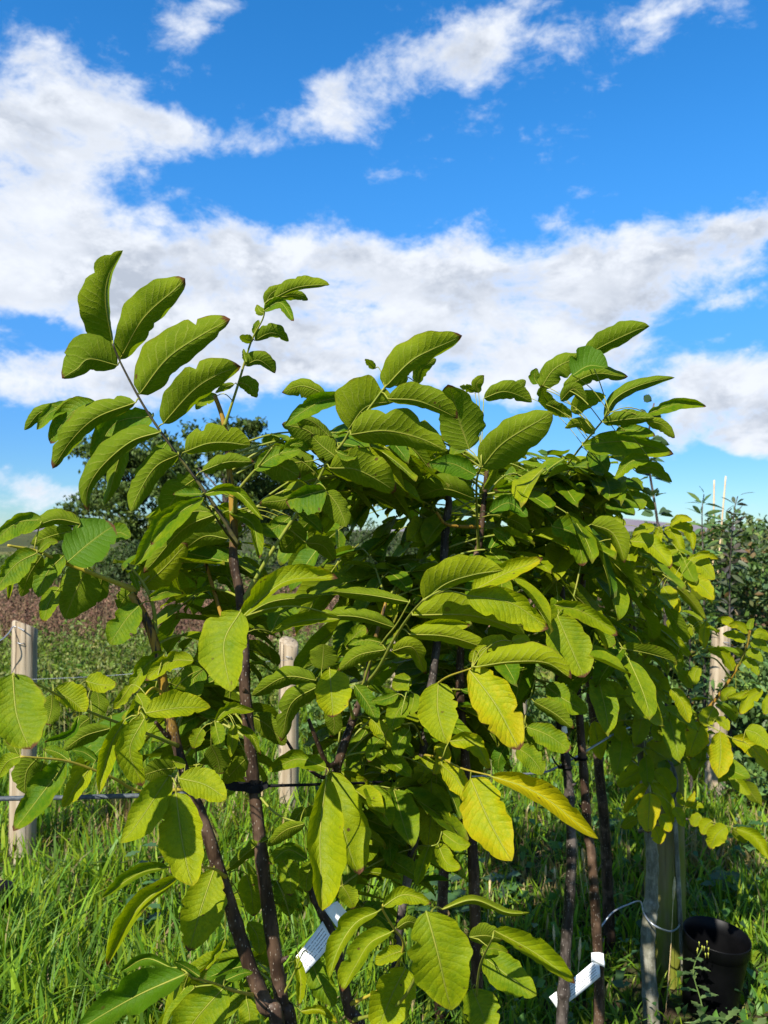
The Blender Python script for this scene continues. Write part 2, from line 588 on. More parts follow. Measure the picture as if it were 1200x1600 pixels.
def ground_z(x, y):
    near = np.clip(1.0 - (np.abs(y - 6) - 8) / 20, 0, 1) * np.clip(1.0 - (np.abs(x) - 8) / 20, 0, 1)
    return near * (0.025 * np.sin(x * 1.7 + 0.4) * np.cos(y * 1.3) + 0.018 * np.sin(x * 3.9 + y * 2.7))


gv = [(x, y, float(ground_z(x, y))) for y in ys for x in xs]
gf = [(j * len(xs) + i, j * len(xs) + i + 1, (j + 1) * len(xs) + i + 1, (j + 1) * len(xs) + i)
      for j in range(len(ys) - 1) for i in range(len(xs) - 1)]
tag(mesh_obj('ground', gv, gf, M['ground']), 'grassy field reaching to the horizon', kind='structure')

# far moor on the horizon
M['hill'] = simple('moorland', (0.16, 0.13, 0.15), 0.95, 0.05, scale=0.004, col2=(0.20, 0.19, 0.20))
hv, hf = [], []
hx = np.linspace(-2600, 2600, 90)
for i, x in enumerate(hx):
    h = 6 + 36 * math.exp(-((x - 870) / 260) ** 2) + 5 * math.sin(x / 310) + 3 * math.sin(x / 97 + 1) + 3 * math.sin(x / 41)
    h = max(h, 2)
    hv += [(x, 2300, -2), (x, 2500, h * 0.75), (x, 2720, h), (x, 3300, -2)]
for i in range(len(hx) - 1):
    for k in range(3):
        a = i * 4 + k
        hf.append((a, a + 4, a + 5, a + 1))
tag(mesh_obj('hill', hv, hf, M['hill']), 'low purple moor on the horizon', kind='structure')


# ------------------------------------------------------------------ leafy generators (vectorised)
def leaf_cloud(cent, size, colr, up=0.35, aspect=0.5, rg=rng):
    """one small folded leaf (four corners) per centre, facing any way with a lean to the sky"""
    n = len(cent)
    d = rg.normal(size=(n, 3))
    d[:, 2] -= 0.35
    d /= np.linalg.norm(d, axis=1)[:, None]
    nn = rg.normal(size=(n, 3))
    nn[:, 2] = np.abs(nn[:, 2]) + up
    s = np.cross(nn, d)
    s /= np.linalg.norm(s, axis=1)[:, None] + 1e-9
    nn = np.cross(d, s)
    size = np.broadcast_to(size, (n,))[:, None]
    wd = size * aspect * 0.5
    fold = nn * wd * 0.35
    base = cent - d * size * 0.5
    tip = cent + d * size * 0.5 - nn * size * 0.12
    l = cent - d * size * 0.06 + s * wd + fold
    r = cent - d * size * 0.06 - s * wd + fold
    v = np.stack([base, l, tip, r], 1).reshape(-1, 3)
    i = np.arange(n) * 4
    f = np.stack([np.stack([i, i + 1, i + 2], 1), np.stack([i, i + 2, i + 3], 1)], 1).reshape(-1, 3)
    c = np.repeat(colr, 4, axis=0)
    return v, f, c


def palette(n, cols, jit=0.25, rg=rng):
    cols = np.array(cols, dtype=float)
    c = cols[rg.integers(0, len(cols), n)]
    return c * (1 + jit * rg.uniform(-1, 1, (n, 1))) * (1 + 0.08 * rg.uniform(-1, 1, (n, 3)))


def np_obj(name, v, f, c, mat, parent=None, off=None):
    v = np.asarray(v, dtype=np.float32)
    if off is not None:
        v = v - np.array(off, dtype=np.float32)
    f = np.asarray(f, dtype=np.int32)
    me = bpy.data.meshes.new(name)
    me.vertices.add(len(v))
    me.vertices.foreach_set('co', v.ravel())
    k = f.shape[1]
    me.loops.add(f.size)
    me.loops.foreach_set('vertex_index', f.ravel())
    me.polygons.add(len(f))
    me.polygons.foreach_set('loop_start', np.arange(0, f.size, k, dtype=np.int32))
    me.polygons.foreach_set('loop_total', np.full(len(f), k, dtype=np.int32))
    at = me.color_attributes.new('col', 'FLOAT_COLOR', 'POINT')
    cc = np.ones((len(v), 4), dtype=np.float32)
    cc[:, :3] = c
    at.data.foreach_set('color', cc.ravel())
    me.materials.append(mat)
    me.update()
    me.validate()
    o = bpy.data.objects.new(name, me)
    COL.objects.link(o)
    if parent is not None:
        o.parent = parent
    return o


# ------------------------------------------------------------------ grass
def blades(x, y, h, wd, colr, lean=0.55, rg=rng):
    n = len(x)
    az = rg.uniform(0, 2 * math.pi, n)
    le = np.abs(rg.normal(0, lean, n)) + 0.08
    dx, dy = np.cos(az), np.sin(az)
    fa = az + math.pi / 2 + rg.normal(0, 0.5, n)
    sx, sy = np.cos(fa), np.sin(fa)
    z0 = ground_z(x, y)
    vs = []
    for k, (tt, ww) in enumerate(((0, 0.8), (0.38, 1.0), (0.74, 0.72), (1.0, 0.0))):
        bend = tt ** 1.8 * le * h
        zz = z0 + h * tt * (1 - 0.32 * np.clip(le, 0, 1.4) * tt) - (0.02 if k == 0 else 0)
        cx, cy = x + dx * bend, y + dy * bend
        if ww > 0:
            vs.append(np.stack([cx - sx * wd * ww / 2, cy - sy * wd * ww / 2, zz], 1))
            vs.append(np.stack([cx + sx * wd * ww / 2, cy + sy * wd * ww / 2, zz], 1))
        else:
            vs.append(np.stack([cx, cy, zz], 1))
    v = np.stack(vs, 1).reshape(-1, 3)
    i = np.arange(n) * 7
    tri = [(0, 1, 3), (0, 3, 2), (2, 3, 5), (2, 5, 4), (4, 5, 6)]
    f = np.stack([np.stack([i + a, i + b_, i + c_], 1) for a, b_, c_ in tri], 1).reshape(-1, 3)
    return v, f, np.repeat(colr, 7, axis=0)


STRAW = [(0.72, 3.35, 0.34), (-1.05, 4.0, 0.42), (1.5, 3.4, 0.25), (2.35, 4.3, 0.5)]
n = 84000
yy = 1.75 + 6.3 * rng.random(n) ** 1.55
xx = rng.uniform(-1, 1, n) * (0.60 * yy + 1.0)
clump = 0.5 + 0.5 * np.sin(xx * 5.3 + 2 * np.sin(yy * 3.1)) * np.cos(yy * 4.7 + np.sin(xx * 4))
hh = (0.08 + 0.16 * rng.random(n) + 0.24 * clump ** 2 * rng.random(n)) * np.where(xx < 0.1, 1.0, 0.74)
ww = 0.0050 + 0.013 * rng.random(n) ** 2
gc = palette(n, [(0.19, 0.33, 0.014), (0.25, 0.38, 0.016), (0.11, 0.23, 0.016), (0.26, 0.35, 0.02), (0.13, 0.26, 0.028), (0.085, 0.175, 0.016)])
dryk = rng.random(n) < 0.11
for (sx_, sy_, sr) in STRAW:
    dd = np.hypot(xx - sx_, yy - sy_)
    dryk |= (rng.random(n) < 0.75 * np.exp(-(dd / sr) ** 2))
gc[dryk] = palette(int(dryk.sum()), [(0.36, 0.28, 0.12), (0.42, 0.34, 0.16), (0.26, 0.20, 0.09)])
hh = np.where(dryk, hh * 0.75, hh)
thin = np.sin(xx * 2.3 + 1.1 * np.sin(yy * 1.7)) + np.sin(yy * 2.9 + xx * 1.3) + 0.6 * np.sin(xx * 6.1 - yy * 4.3)
hh = hh * np.clip(0.92 - 0.16 * thin, 0.5, 1.2)
keep = (np.hypot(xx - 1.0, yy - 2.42) > 0.12) & (rng.random(n) > np.clip(0.28 * thin, 0, 0.8))
v, f, c = blades(xx[keep], yy[keep], hh[keep], ww[keep], gc[keep])
tag(np_obj('grass', v, f, c, M['grass']), 'lush green grass under the young trees', 'grass', kind='stuff')

# low clover, dock and buttercup leaves among the grass
n = 2400
yy = 2.0 + 4.6 * rng.random(n) ** 1.2
xx = rng.uniform(-0.15, 1, n) * (0.55 * yy + 0.25)
cc = np.stack([xx, yy, ground_z(xx, yy) + 0.03 + 0.13 * rng.random(n)], 1)
v, f, c = leaf_cloud(cc, 0.022 + 0.03 * rng.random(n), palette(n, [(0.06, 0.15, 0.03), (0.09, 0.19, 0.03), (0.05, 0.12, 0.04)]), up=1.2, aspect=0.7)
tag(np_obj('ground_leaves', v, f, c, M['foliage']), 'low broad weed leaves growing through the grass', 'weeds', kind='stuff')


# ------------------------------------------------------------------ standing weeds behind the fence
def weeds(name, label, n, y0, y1, xw, h0, h1, per, lsize, lcols, scols, mat, dens=0.25, xlo=-1, xhi=1):
    y = rng.uniform(y0, y1, n)
    x = rng.uniform(xlo, xhi, n) * (xw * y)
    h = rng.uniform(h0, h1, n) * (0.85 + 0.15 * np.sin(x * 2.1 + y))
    ln = rng.normal(0, 0.10, (n, 2))
    z0 = ground_z(x, y)
    tt = rng.uniform(dens, 1.0, (n, per))
    cx = x[:, None] + ln[:, :1] * tt * h[:, None] + rng.normal(0, 0.035, (n, per)) * (1.15 - tt)
    cy = y[:, None] + ln[:, 1:] * tt * h[:, None] + rng.normal(0, 0.035, (n, per))
    cz = z0[:, None] + tt * h[:, None]
    cent = np.stack([cx, cy, cz], 2).reshape(-1, 3)
    col_ = np.repeat(palette(n, lcols, 0.3), per, axis=0) * (1 + 0.2 * rng.uniform(-1, 1, (n * per, 1)))
    lv, lf, lc = leaf_cloud(cent, lsize * rng.uniform(0.6, 1.3, n * per), col_, up=0.5, aspect=0.42)
    # stems: one thin upright triangle strip each
    sw = 0.004
    b0 = np.stack([x - sw, y, z0 - 0.02], 1)
    b1 = np.stack([x + sw, y, z0 - 0.02], 1)
    tp = np.stack([x + ln[:, 0] * h, y + ln[:, 1] * h, z0 + h], 1)
    sv = np.stack([b0, b1, tp], 1).reshape(-1, 3)
    sf = np.arange(n * 3).reshape(-1, 3) + len(lv)
    scl = np.repeat(palette(n, scols), 3, axis=0)
    return tag(np_obj(name, np.vstack([lv, sv]), np.vstack([lf, sf]), np.vstack([lc, scl]), mat), label, 'weeds', kind='stuff')


weeds('weed_bank', 'green and straw flecked weeds standing behind the fence posts', 4800, 5.4, 9.0, 0.75, 0.28, 0.56, 16, 0.055,
      [(0.12, 0.185, 0.018), (0.15, 0.22, 0.022), (0.19, 0.21, 0.05), (0.10, 0.17, 0.022)], [(0.26, 0.21, 0.09), (0.14, 0.17, 0.04)], M['foliage'])
weeds('dried_dock', 'rust brown dried dock stems beyond the green weeds', 4600, 9.2, 12.5, 0.75, 0.50, 0.88, 18, 0.05,
      [(0.17, 0.085, 0.06), (0.22, 0.12, 0.085), (0.13, 0.07, 0.05), (0.24, 0.16, 0.10)], [(0.24, 0.16, 0.09)], M['dry'], 0.15)


# ------------------------------------------------------------------ shrubs and far trees
def shrub(name, label, base, lobes, nleaf, lsize, cols, cat='shrub', group=None, mat='foliage', stems=5, stemcol='bark_grey', up=0.4):
    """lobes: (dx, dy, z, rx, ry, rz) relative to base"""
    base = Vector(base)
    root = empty(name, base)
    tag(root, label, cat, group)
    w_ = np.array([l[3] * l[4] + l[3] * l[5] for l in lobes])
    cnt = np.maximum((nleaf * w_ / w_.sum()).astype(int), 20)
    cs, cl = [], []
    for l, k in zip(lobes, cnt):
        d = rng.normal(size=(k, 3))
        d /= np.linalg.norm(d, axis=1)[:, None]
        bumps = 1 + 0.22 * np.sin(d[:, 0] * 7 + l[0] * 9) * np.cos(d[:, 2] * 6 + l[2] * 5) + 0.12 * np.sin(d[:, 1] * 15 + d[:, 2] * 11)
        rr = (0.45 + 0.60 * rng.random(k) ** 0.6) * bumps
        # leaves gather in sprays
        p = np.array(l[:3]) + d * rr[:, None] * np.array(l[3:])
        p = p + rng.normal(0, 0.02, p.shape) * max(l[3:])
        p = p[p[:, 2] > 0.02]
        cs.append(p)
        cl.append(palette(len(p), cols, 0.3))
    cs = np.vstack(cs)
    cl = np.vstack(cl)
    v, f, c = leaf_cloud(cs, lsize * rng.uniform(0.6, 1.3, len(cs)), cl, up=up, aspect=0.55)
    np_obj('foliage', v, f, c, M[mat], root)
    mb = MB()
    for i in range(stems):
        l = lobes[i % len(lobes)]
        top = np.array(l[:3]) + rng.normal(0, 0.3, 3) * np.array(l[3:])
        st = np.array([rng.uniform(-0.1, 0.1) * l[3], rng.uniform(-0.1, 0.1) * l[4], -0.03])
        midp = (st + top) / 2 + rng.normal(0, 0.06, 3) * l[5]
        r0 = 0.012 * max(1.0, l[5])
        mb.tube(spline([st, midp, top], 8), np.linspace(r0, r0 * 0.3, 8), 6)
    mb.build('stem', M[stemcol], root)
    return root


def far_tree(label, base, height, width, nleaf, seed, cols, lsize=0.30, low=0.22, group='trees beyond the field'):
    rg = np.random.default_rng(seed)
    base = Vector(base)
    root = empty('broadleaf_tree', base)
    tag(root, label, 'tree', group)
    mb = MB()
    tr = [(0, 0, -0.1), (0.1, 0, height * 0.25), (-0.05, 0.1, height * 0.5), (0.1, 0, height * 0.85)]
    mb.tube(spline(tr, 12), np.linspace(height * 0.032, height * 0.008, 12), 9)
    lobes = []
    for i in range(26):
        a = rg.uniform(0, 2 * math.pi)
        zf = rg.uniform(low + 0.06, 0.93)
        reach = width * 0.5 * math.sin(math.pi * min(max((zf - low) / (1.05 - low), 0.02), 0.98)) ** 0.65
        rr = reach * rg.uniform(0.35, 0.95)
        c_ = np.array([rr * math.cos(a), rr * math.sin(a), height * zf])
        lobes.append((c_, width * rg.uniform(0.09, 0.17)))
        st = np.array([0, 0, height * max(0.18, zf - 0.28)])
        mb.tube(spline([st, (st + c_) / 2 + np.array([0, 0, height * 0.03]), c_], 7), np.linspace(height * 0.009, height * 0.002, 7), 6)
    mb.build('trunk', M['bark_grey'], root)
    ps = []
    for c_, r_ in lobes:
        k = nleaf // len(lobes)
        # twig sprays inside each lobe leave gaps between them
        sp = rg.normal(size=(14, 3))
        sp /= np.linalg.norm(sp, axis=1)[:, None]
        sp *= r_ * rg.uniform(0.5, 1.15, (14, 1)) * np.array([1.15, 1.15, 0.75])
        which = rg.integers(0, 14, k)
        ps.append(c_ + sp[which] + rg.normal(0, r_ * 0.24, (k, 3)) * np.array([1, 1, 0.6]))
    ps = np.vstack(ps)
    v, f, c = leaf_cloud(ps, lsize * rg.uniform(0.55, 1.3, len(ps)), palette(len(ps), cols, 0.25, rg), up=0.8, aspect=0.6, rg=rg)
    np_obj('crown', v, f, c, M['far'], root)
    return root


TC = [(0.065, 0.105, 0.022), (0.085, 0.13, 0.025), (0.05, 0.085, 0.02), (0.105, 0.15, 0.03)]
gp = lambda px, d: (P(px, 829, d).x, d, 0.0)
far_tree('large dark broadleaf tree far behind the tallest walnut shoots', gp(352, 30), 6.0, 5.6, 15000, 3, TC, 0.22, 0.12)
far_tree('open crowned broadleaf tree, leftmost on the skyline', gp(205, 34), 5.6, 6.4, 14000, 5, TC, 0.22, 0.10)
far_tree('lower broadleaf tree on the skyline, right of the two taller ones', gp(480, 36), 4.6, 6.2, 11000, 8, TC, 0.24, 0.10)

DG = [(0.045, 0.075, 0.02), (0.035, 0.06, 0.018), (0.06, 0.09, 0.025)]
LG = [(0.10, 0.16, 0.025), (0.08, 0.13, 0.025), (0.12, 0.17, 0.04)]
hedge_specs = [
    (-60, 14, 1.25, 1.8, DG, 'dark field shrub at the left edge behind the dried dock'),
    (110, 14.5, 1.15, 1.6, LG, 'light green field shrub behind the yellow stalked leaf'),
    (240, 14, 1.3, 1.5, DG, 'dark field shrub below the gap between the two far trees'),
    (420, 14.5, 1.2, 1.5, LG, 'light green field shrub behind the tallest stem'),
    (520, 14, 1.35, 1.5, DG, 'dark field shrub just right of the tallest stem'),
    (640, 15, 1.3, 1.7, DG, 'dark field shrub behind the bright centre leaves'),
    (760, 14, 1.35, 1.7, DG, 'dark field shrub behind the dark speckled stem'),
    (900, 14.5, 1.3, 1.8, DG, 'dark field shrub behind the pair of straight stems'),
    (1010, 13, 1.15, 1.5, LG, 'light field shrub behind the slender grey sapling'),
    (30, 17, 0.9, 2.2, LG, 'light green field shrub on the far left, behind the dried dock'),
    (330, 15.5, 0.95, 1.6, LG, 'light green field shrub below the large far tree'),
    (475, 20, 1.5, 2.6, DG, 'dark field hedge bush left of the gap behind the centre leaves'),
    (585, 19, 1.6, 2.2, DG, 'dark field hedge bush behind the middle of the walnut foliage'),
    (690, 24, 1.2, 2.4, DG, 'dark field hedge bush behind the thin shiny walnut stem'),
    (830, 26, 1.75, 2.8, DG, 'dark field hedge bush hidden behind the right of the walnut foliage'),
    (960, 22, 1.1, 2.6, DG, 'dark field hedge bush below the purple moor'),
    (180, 21, 1.2, 3.4, DG, 'dark field hedge bush below the leftmost far tree'),
]
for (px, d, h, wd, cols, lab) in hedge_specs:
    x, y, z = gp(px, d)
    lob = [(rng.uniform(-.5, .5) * wd, rng.uniform(-.4, .4), h * rng.uniform(.2, .95), wd * rng.uniform(.10, .2), .35, h * rng.uniform(.10, .22)) for _ in range(18)]
    shrub('hedge_shrub', lab, (x, y, 0), lob, 3000, 0.085, cols, 'shrub', 'field shrubs in the distance', 'far')

# thicket on the right
rng.bit_generator.state = np.random.default_rng(77).bit_generator.state
BR = [(0.07, 0.13, 0.03), (0.10, 0.17, 0.035), (0.055, 0.10, 0.03), (0.15, 0.17, 0.05), (0.08, 0.14, 0.06)]
BR = BR * 3 + [(0.15, 0.09, 0.03)]
WL = [(0.11, 0.20, 0.05), (0.085, 0.16, 0.045), (0.15, 0.24, 0.05)]


def bush_at(px, top, d, wd, label, cols, n, ls, name='bramble_bush', up=0.4, cat='bush'):
    x, y, z = gp(px, d)
    h = P(px, top, d).z
    lob = [(rng.uniform(-.5, .5) * wd, rng.uniform(-.35, .35) * wd, h * zz, wd * rng.uniform(.13, .26), wd * rng.uniform(.13, .26), h * rng.uniform(.07, .15))
           for zz in np.concatenate([np.linspace(.12, .95, 22), rng.uniform(.3, 1.0, 8)])]
    return shrub(name, label, (x, y, 0), lob, n, ls, cols, cat, 'bushes of the right hand thicket', stems=9, up=up)


bush_at(1185, 815, 5.4, 1.45, 'dense bramble thicket at the right edge behind the fence post', BR, 12000, 0.055)
bush_at(1095, 840, 6.2, 1.3, 'bramble bush left of the two bamboo canes', BR, 8000, 0.055)
bush_at(1125, 900, 4.9, 0.7, 'low bramble bush in front of the bamboo canes', BR, 3800, 0.05)
bush_at(1030, 1010, 5.0, 0.9, 'low green bush behind the smaller leaved walnut tree', WL, 4200, 0.055)
bush_at(930, 1060, 5.3, 0.9, 'low green bush behind the pair of straight walnut stems', WL, 3800, 0.055)
bush_at(1215, 1020, 4.3, 0.7, 'leafy bush at the right edge below the bramble thicket', WL, 3200, 0.05)
bush_at(780, 1090, 5.6, 1.1, 'low green bush behind the centre of the walnut row', WL, 3600, 0.055)
bush_at(590, 1080, 5.4, 0.9, 'low green bush seen between the left walnut stems and the centre', WL, 3000, 0.055)


def leafy_shoot(name, label, pts, r0, leaves, ll, lw, cols, cat, group=None, lmat='foliage', bark='bark_grey', t0=0.25, droop=0.2):
    """a single upright stem with two-ranked small leaves; pts world points from the ground"""
    base = Vector(pts[0])
    root = empty(name, base)
    tag(root, label, cat, group)
    path = spline([tuple(p) for p in pts], 28)
    mb = MB()
    mb.tube(path - np.array(base), np.linspace(r0, r0 * 0.3, 28), 7)
    mb.build('stem', M[bark], root)
    vs, fs, cs = [], [], []
    for i in range(leaves):
        u = t0 + (1 - t0) * i / (leaves - 1)
        p = path[int(u * 27)] - np.array(base)
        az = i * 2.4 + rng.uniform(-.4, .4)
        d = np.array([math.cos(az), math.sin(az), rng.uniform(-.3, 1.1)])
        d /= np.linalg.norm(d)
        s = np.cross(d, [rng.normal(0, .9), rng.normal(0, .9), 1.0])
        s /= np.linalg.norm(s)
        nn = np.cross(s, d)
        L = ll * rng.uniform(.7, 1.15)
        prof = [(0.0, 0.0), (0.25, .8), (0.55, 1.0), (0.82, .55), (1.0, 0.0)]
        o = len(vs)
        for tt, ww_ in prof:
            q = p + d * (0.012 + L * tt) - np.array([0, 0, droop * L * tt * tt])
            vs += [q - s * lw * ww_ / 2 + nn * lw * .12 * ww_, q, q + s * lw * ww_ / 2 + nn * lw * .12 * ww_]
        colr = palette(1, cols)[0]
        cs += [colr] * 15
        for k in range(4):
            a = o + k * 3
            fs += [(a, a + 1, a + 4), (a, a + 4, a + 3), (a + 1, a + 2, a + 5), (a + 1, a + 5, a + 4)]
    np_obj('foliage', np.array(vs), np.array(fs), np.array(cs), M[lmat], root)
    return root


def from_px(pts):
    out_ = [P(*p) for p in pts]
    a = out_[0]
    return [Vector((a.x, a.y, -0.02))] + out_


leafy_shoot('sapling', 'slender grey sapling with small round leaves rising against the sky right of the walnuts',
            from_px([(1040, 1000, 3.0), (1034, 870, 3.0), (1022, 780, 3.0), (1012, 715, 3.0), (1015, 665, 3.0), (1022, 630, 3.0)]), 0.011, 60, 0.065, 0.042,
            [(0.06, 0.12, 0.05), (0.08, 0.15, 0.06), (0.05, 0.09, 0.04)], 'sapling', t0=0.66)
leafy_shoot('willow_shoot', 'bushy willow shoot left of the two bamboo canes',
            from_px([(1100, 950, 4.3), (1098, 860, 4.3), (1097, 800, 4.3), (1100, 772, 4.3)]), 0.009, 110, 0.12, 0.024, WL, 'shoot', 'willow shoots', t0=0.35)
leafy_shoot('willow_shoot', 'willow shoot with purplish tip right of the two bamboo canes',
            from_px([(1140, 950, 4.4), (1142, 860, 4.4), (1147, 800, 4.4), (1153, 775, 4.4)]), 0.009, 90, 0.10, 0.024,
            [(0.10, 0.12, 0.06), (0.08, 0.10, 0.06), (0.11, 0.09, 0.08)], 'shoot', 'willow shoots', t0=0.35)
leafy_shoot('willow_shoot', 'short willow shoot at the foot of the bamboo canes',
            from_px([(1078, 960, 4.1), (1082, 880, 4.1), (1085, 838, 4.1)]), 0.008, 80, 0.11, 0.024, WL, 'shoot', 'willow shoots', t0=0.3)

# bamboo canes
M['cane'] = simple('bamboo', (0.52, 0.36, 0.20), 0.5, 0.3, scale=9, col2=(0.62, 0.47, 0.28))
for (pts, lab) in (([(1113, 930, 5.7), (1116, 750, 5.7)], 'left of the two bamboo canes above the bramble'),
                   ([(1118, 930, 5.65), (1134, 744, 5.65)], 'right and taller of the two bamboo canes above the bramble')):
    a, b_ = P(*pts[0]), P(*pts[1])
    g0 = a + (a - b_) * (a.z / max(b_.z - a.z, .01))
    g0.z = -0.03
    path = np.linspace(tuple(g0), tuple(b_), 40)
    rad = np.array([0.0058 + (0.0012 if k % 6 == 0 else 0) for k in range(40)])
    o = empty('bamboo_cane', g0)
    tag(o, lab, 'cane', 'bamboo canes')
    mb = MB()
    mb.tube(path - np.array(g0), rad, 8)
    mb.build('cane', M['cane'], o)


# ------------------------------------------------------------------ fence posts
def wood_mat(name, c1, c2, moss=None):
    m, t, out = new_mat(name)
    ob = t.new('ShaderNodeTexCoord').outputs['Object']
    g = t.noise(t.scalevec(ob, (42, 42, 2.2)), 1.0, 6, 0.65)
    big_ = t.noise(t.scalevec(ob, (9, 9, 1.6)), 1.0, 3)
    c = t.mix(t.smooth(g, 0.36, 0.66), c1, c2)
    cr = t.smooth(t.noise(t.scalevec(ob, (70, 70, 0.8)), 1.0, 4, 0.6), 0.42, 0.34)
    c = t.mix(t.math('MULTIPLY', cr, 0.85), c, (0.045, 0.03, 0.02))
    c = t.mix(t.math('MULTIPLY', t.smooth(big_, 0.5, 0.7), 0.35), c, (0.25, 0.25, 0.22))
    vo = t.new('ShaderNodeTexVoronoi')
    t.l.new(t.scalevec(ob, (14, 14, 7)), vo.inputs['Vector'])
    vo.inputs['Scale'].default_value = 1.0
    kn = t.smooth(vo.outputs['Distance'], 0.13, 0.07)
    c = t.mix(t.math('MULTIPLY', kn, 0.7), c, (0.06, 0.04, 0.025))
    if moss:
        mo = t.smooth(t.noise(t.scalevec(ob, (12, 12, 3)), 1.0, 4), 0.34, 0.54)
        c = t.mix(t.math('MULTIPLY', mo, 0.85), c, moss)
    b = principled(t, c, 0.85, 0.15, t.math('SUBTRACT', g, t.math('MULTIPLY', cr, 1.2)), 0.8, 0.004)
    t.l.new(b.outputs[0], out.inputs[0])
    return m


M['post'] = wood_mat('weathered_post', (0.25, 0.19, 0.12), (0.38, 0.31, 0.215))
M['post_moss'] = wood_mat('mossy_post', (0.16, 0.125, 0.05), (0.24, 0.19, 0.08), (0.13, 0.15, 0.008))


def post(px, d, rpx, top_px, label, mat='post', lean=(0, 0), parts=True):
    x, y, z = gp(px, d)
    r = rpx * d / FOC
    h = P(px, top_px, d).z
    root = empty('fence_post', (x, y, 0))
    tag(root, label, 'fence post', 'fence posts')
    sd = int(px * 7 + 3)
    rg = np.random.default_rng(sd)
    N = 20
    path = np.array([(lean[0] * k, lean[1] * k, -0.05 + (h + 0.05) * k) for k in np.linspace(0, 1, 15)])
    vs, fs = [], []
    ph = rg.uniform(0, 6, 4)
    for i, p in enumerate(path):
        for k in range(N):
            a = 2 * math.pi * k / N
            rr = r * (1.04 - 0.08 * i / 14) * (1 + 0.035 * math.sin(2 * a + ph[0]) + 0.02 * math.sin(5 * a + ph[1] + i * .2) + 0.01 * rg.uniform(-1, 1))
            for c0 in ph[2:]:
                dd = abs((a - c0 + math.pi) % (2 * math.pi) - math.pi)
                if dd < 0.17:
                    rr *= 0.90      # drying splits
            vs.append((p[0] + rr * math.cos(a), p[1] + rr * math.sin(a), p[2] + (0.02 * r / 0.05 * math.cos(a + ph[0]) if i == 14 else 0)))
    for i in range(14):
        for k in range(N):
            a, b_ = i * N + k, i * N + (k + 1) % N
            fs.append((a, b_, b_ + N, a + N))
    # chamfered, slightly domed top
    t0 = len(vs)
    for k in range(N):
        q = vs[14 * N + k]
        vs.append((path[-1][0] + (q[0] - path[-1][0]) * 0.86, path[-1][1] + (q[1] - path[-1][1]) * 0.86, q[2] + r * 0.10))
    vs.append((path[-1][0], path[-1][1], path[-1][2] + r * 0.16))
    for k in range(N):
        a, b_ = 14 * N + k, 14 * N + (k + 1) % N
        fs.append((a, b_, t0 + (k + 1) % N, t0 + k))
        fs.append((t0 + k, t0 + (k + 1) % N, len(vs) - 1))
    mesh_obj('post', vs, fs, M[mat], root)
    if parts:
        # bent staples that hold the wire
        for zz in (0.93, 0.72):
            st = MB()
            zc = h * zz
            cy_ = lean[1] * zz - r * 0.97
            cx_ = lean[0] * zz + r * .1
            st.tube(spline([(cx_ - .012, cy_ + .006, zc), (cx_ - .011, cy_ - .008, zc + .002), (cx_ + .011, cy_ - .008, zc - .002), (cx_ + .012, cy_ + .006, zc)], 10), [0.002] * 10, 6)
            st.build('staple', M['steel'], root)
    return root


M['steel'] = simple('galvanised_wire', (0.32, 0.34, 0.36), 0.42, 0.5, scale=60, col2=(0.42, 0.44, 0.46), metal=0.7)
post(41, 3.62, 19, 977, 'pale weathered fence post standing alone at the left')
post(452, 3.95, 16, 1003, 'weathered fence post behind the left pair of walnut stems')
post(619, 6.0, 10, 952, 'distant fence post seen between centre leaves')
post(811, 5.0, 12, 1044, 'fence post half hidden behind the centre right walnut stems')
post(1110, 4.25, 15, 982, 'tall weathered fence post in front of the bramble thicket', lean=(0.055, 0))
post(1034, 2.68, 31, 1150, 'thick mossy green post beside the black pot', 'post_moss', parts=False)


def wire(name, label, pts, r, mat, cat='wire', group=None, n=50):
    path = spline([tuple(P(*p)) for p in pts], n)
    o = tag(mesh_obj(name, *tube(path, [r] * n, 8)[:2], M[mat]), label, cat, group)
    return o


wire('fence_wire', 'thin wire running from the left fence post to the next post', [(41, 1062, 3.50), (180, 1055, 3.62), (330, 1040, 3.72), (452, 1031, 3.84)], 0.0011, 'steel', group='fence wires')
wire('fence_wire', 'slack wire hanging from the top of the left fence post towards the left edge', [(38, 985, 3.54), (22, 979, 3.56), (12, 991, 3.5), (-6, 1003, 3.45), (-60, 1012, 3.4)], 0.0028, 'steel', group='fence wires')

# ------------------------------------------------------------------ black nursery pots
M['pot'] = simple('black_plastic', (0.0016, 0.0017, 0.002), 0.42, 0.10, scale=14, col2=(0.0032, 0.0032, 0.0036), bstr=0.1)
M['compost'] = simple('compost', (0.03, 0.018, 0.010), 0.95, 0.1, scale=60, col2=(0.11, 0.06, 0.03), bstr=1.0, bdist=0.012)


def lathe(prof, N=40):
    vs, fs = [], []
    for (r, z) in prof:
        for k in range(N):
            a = 2 * math.pi * k / N
            vs.append((r * math.cos(a), r * math.sin(a), z))
    for i in range(len(prof) - 1):
        for k in range(N):
            a, b_ = i * N + k, i * N + (k + 1) % N
            fs.append((a, b_, b_ + N, a + N))
    return vs, fs


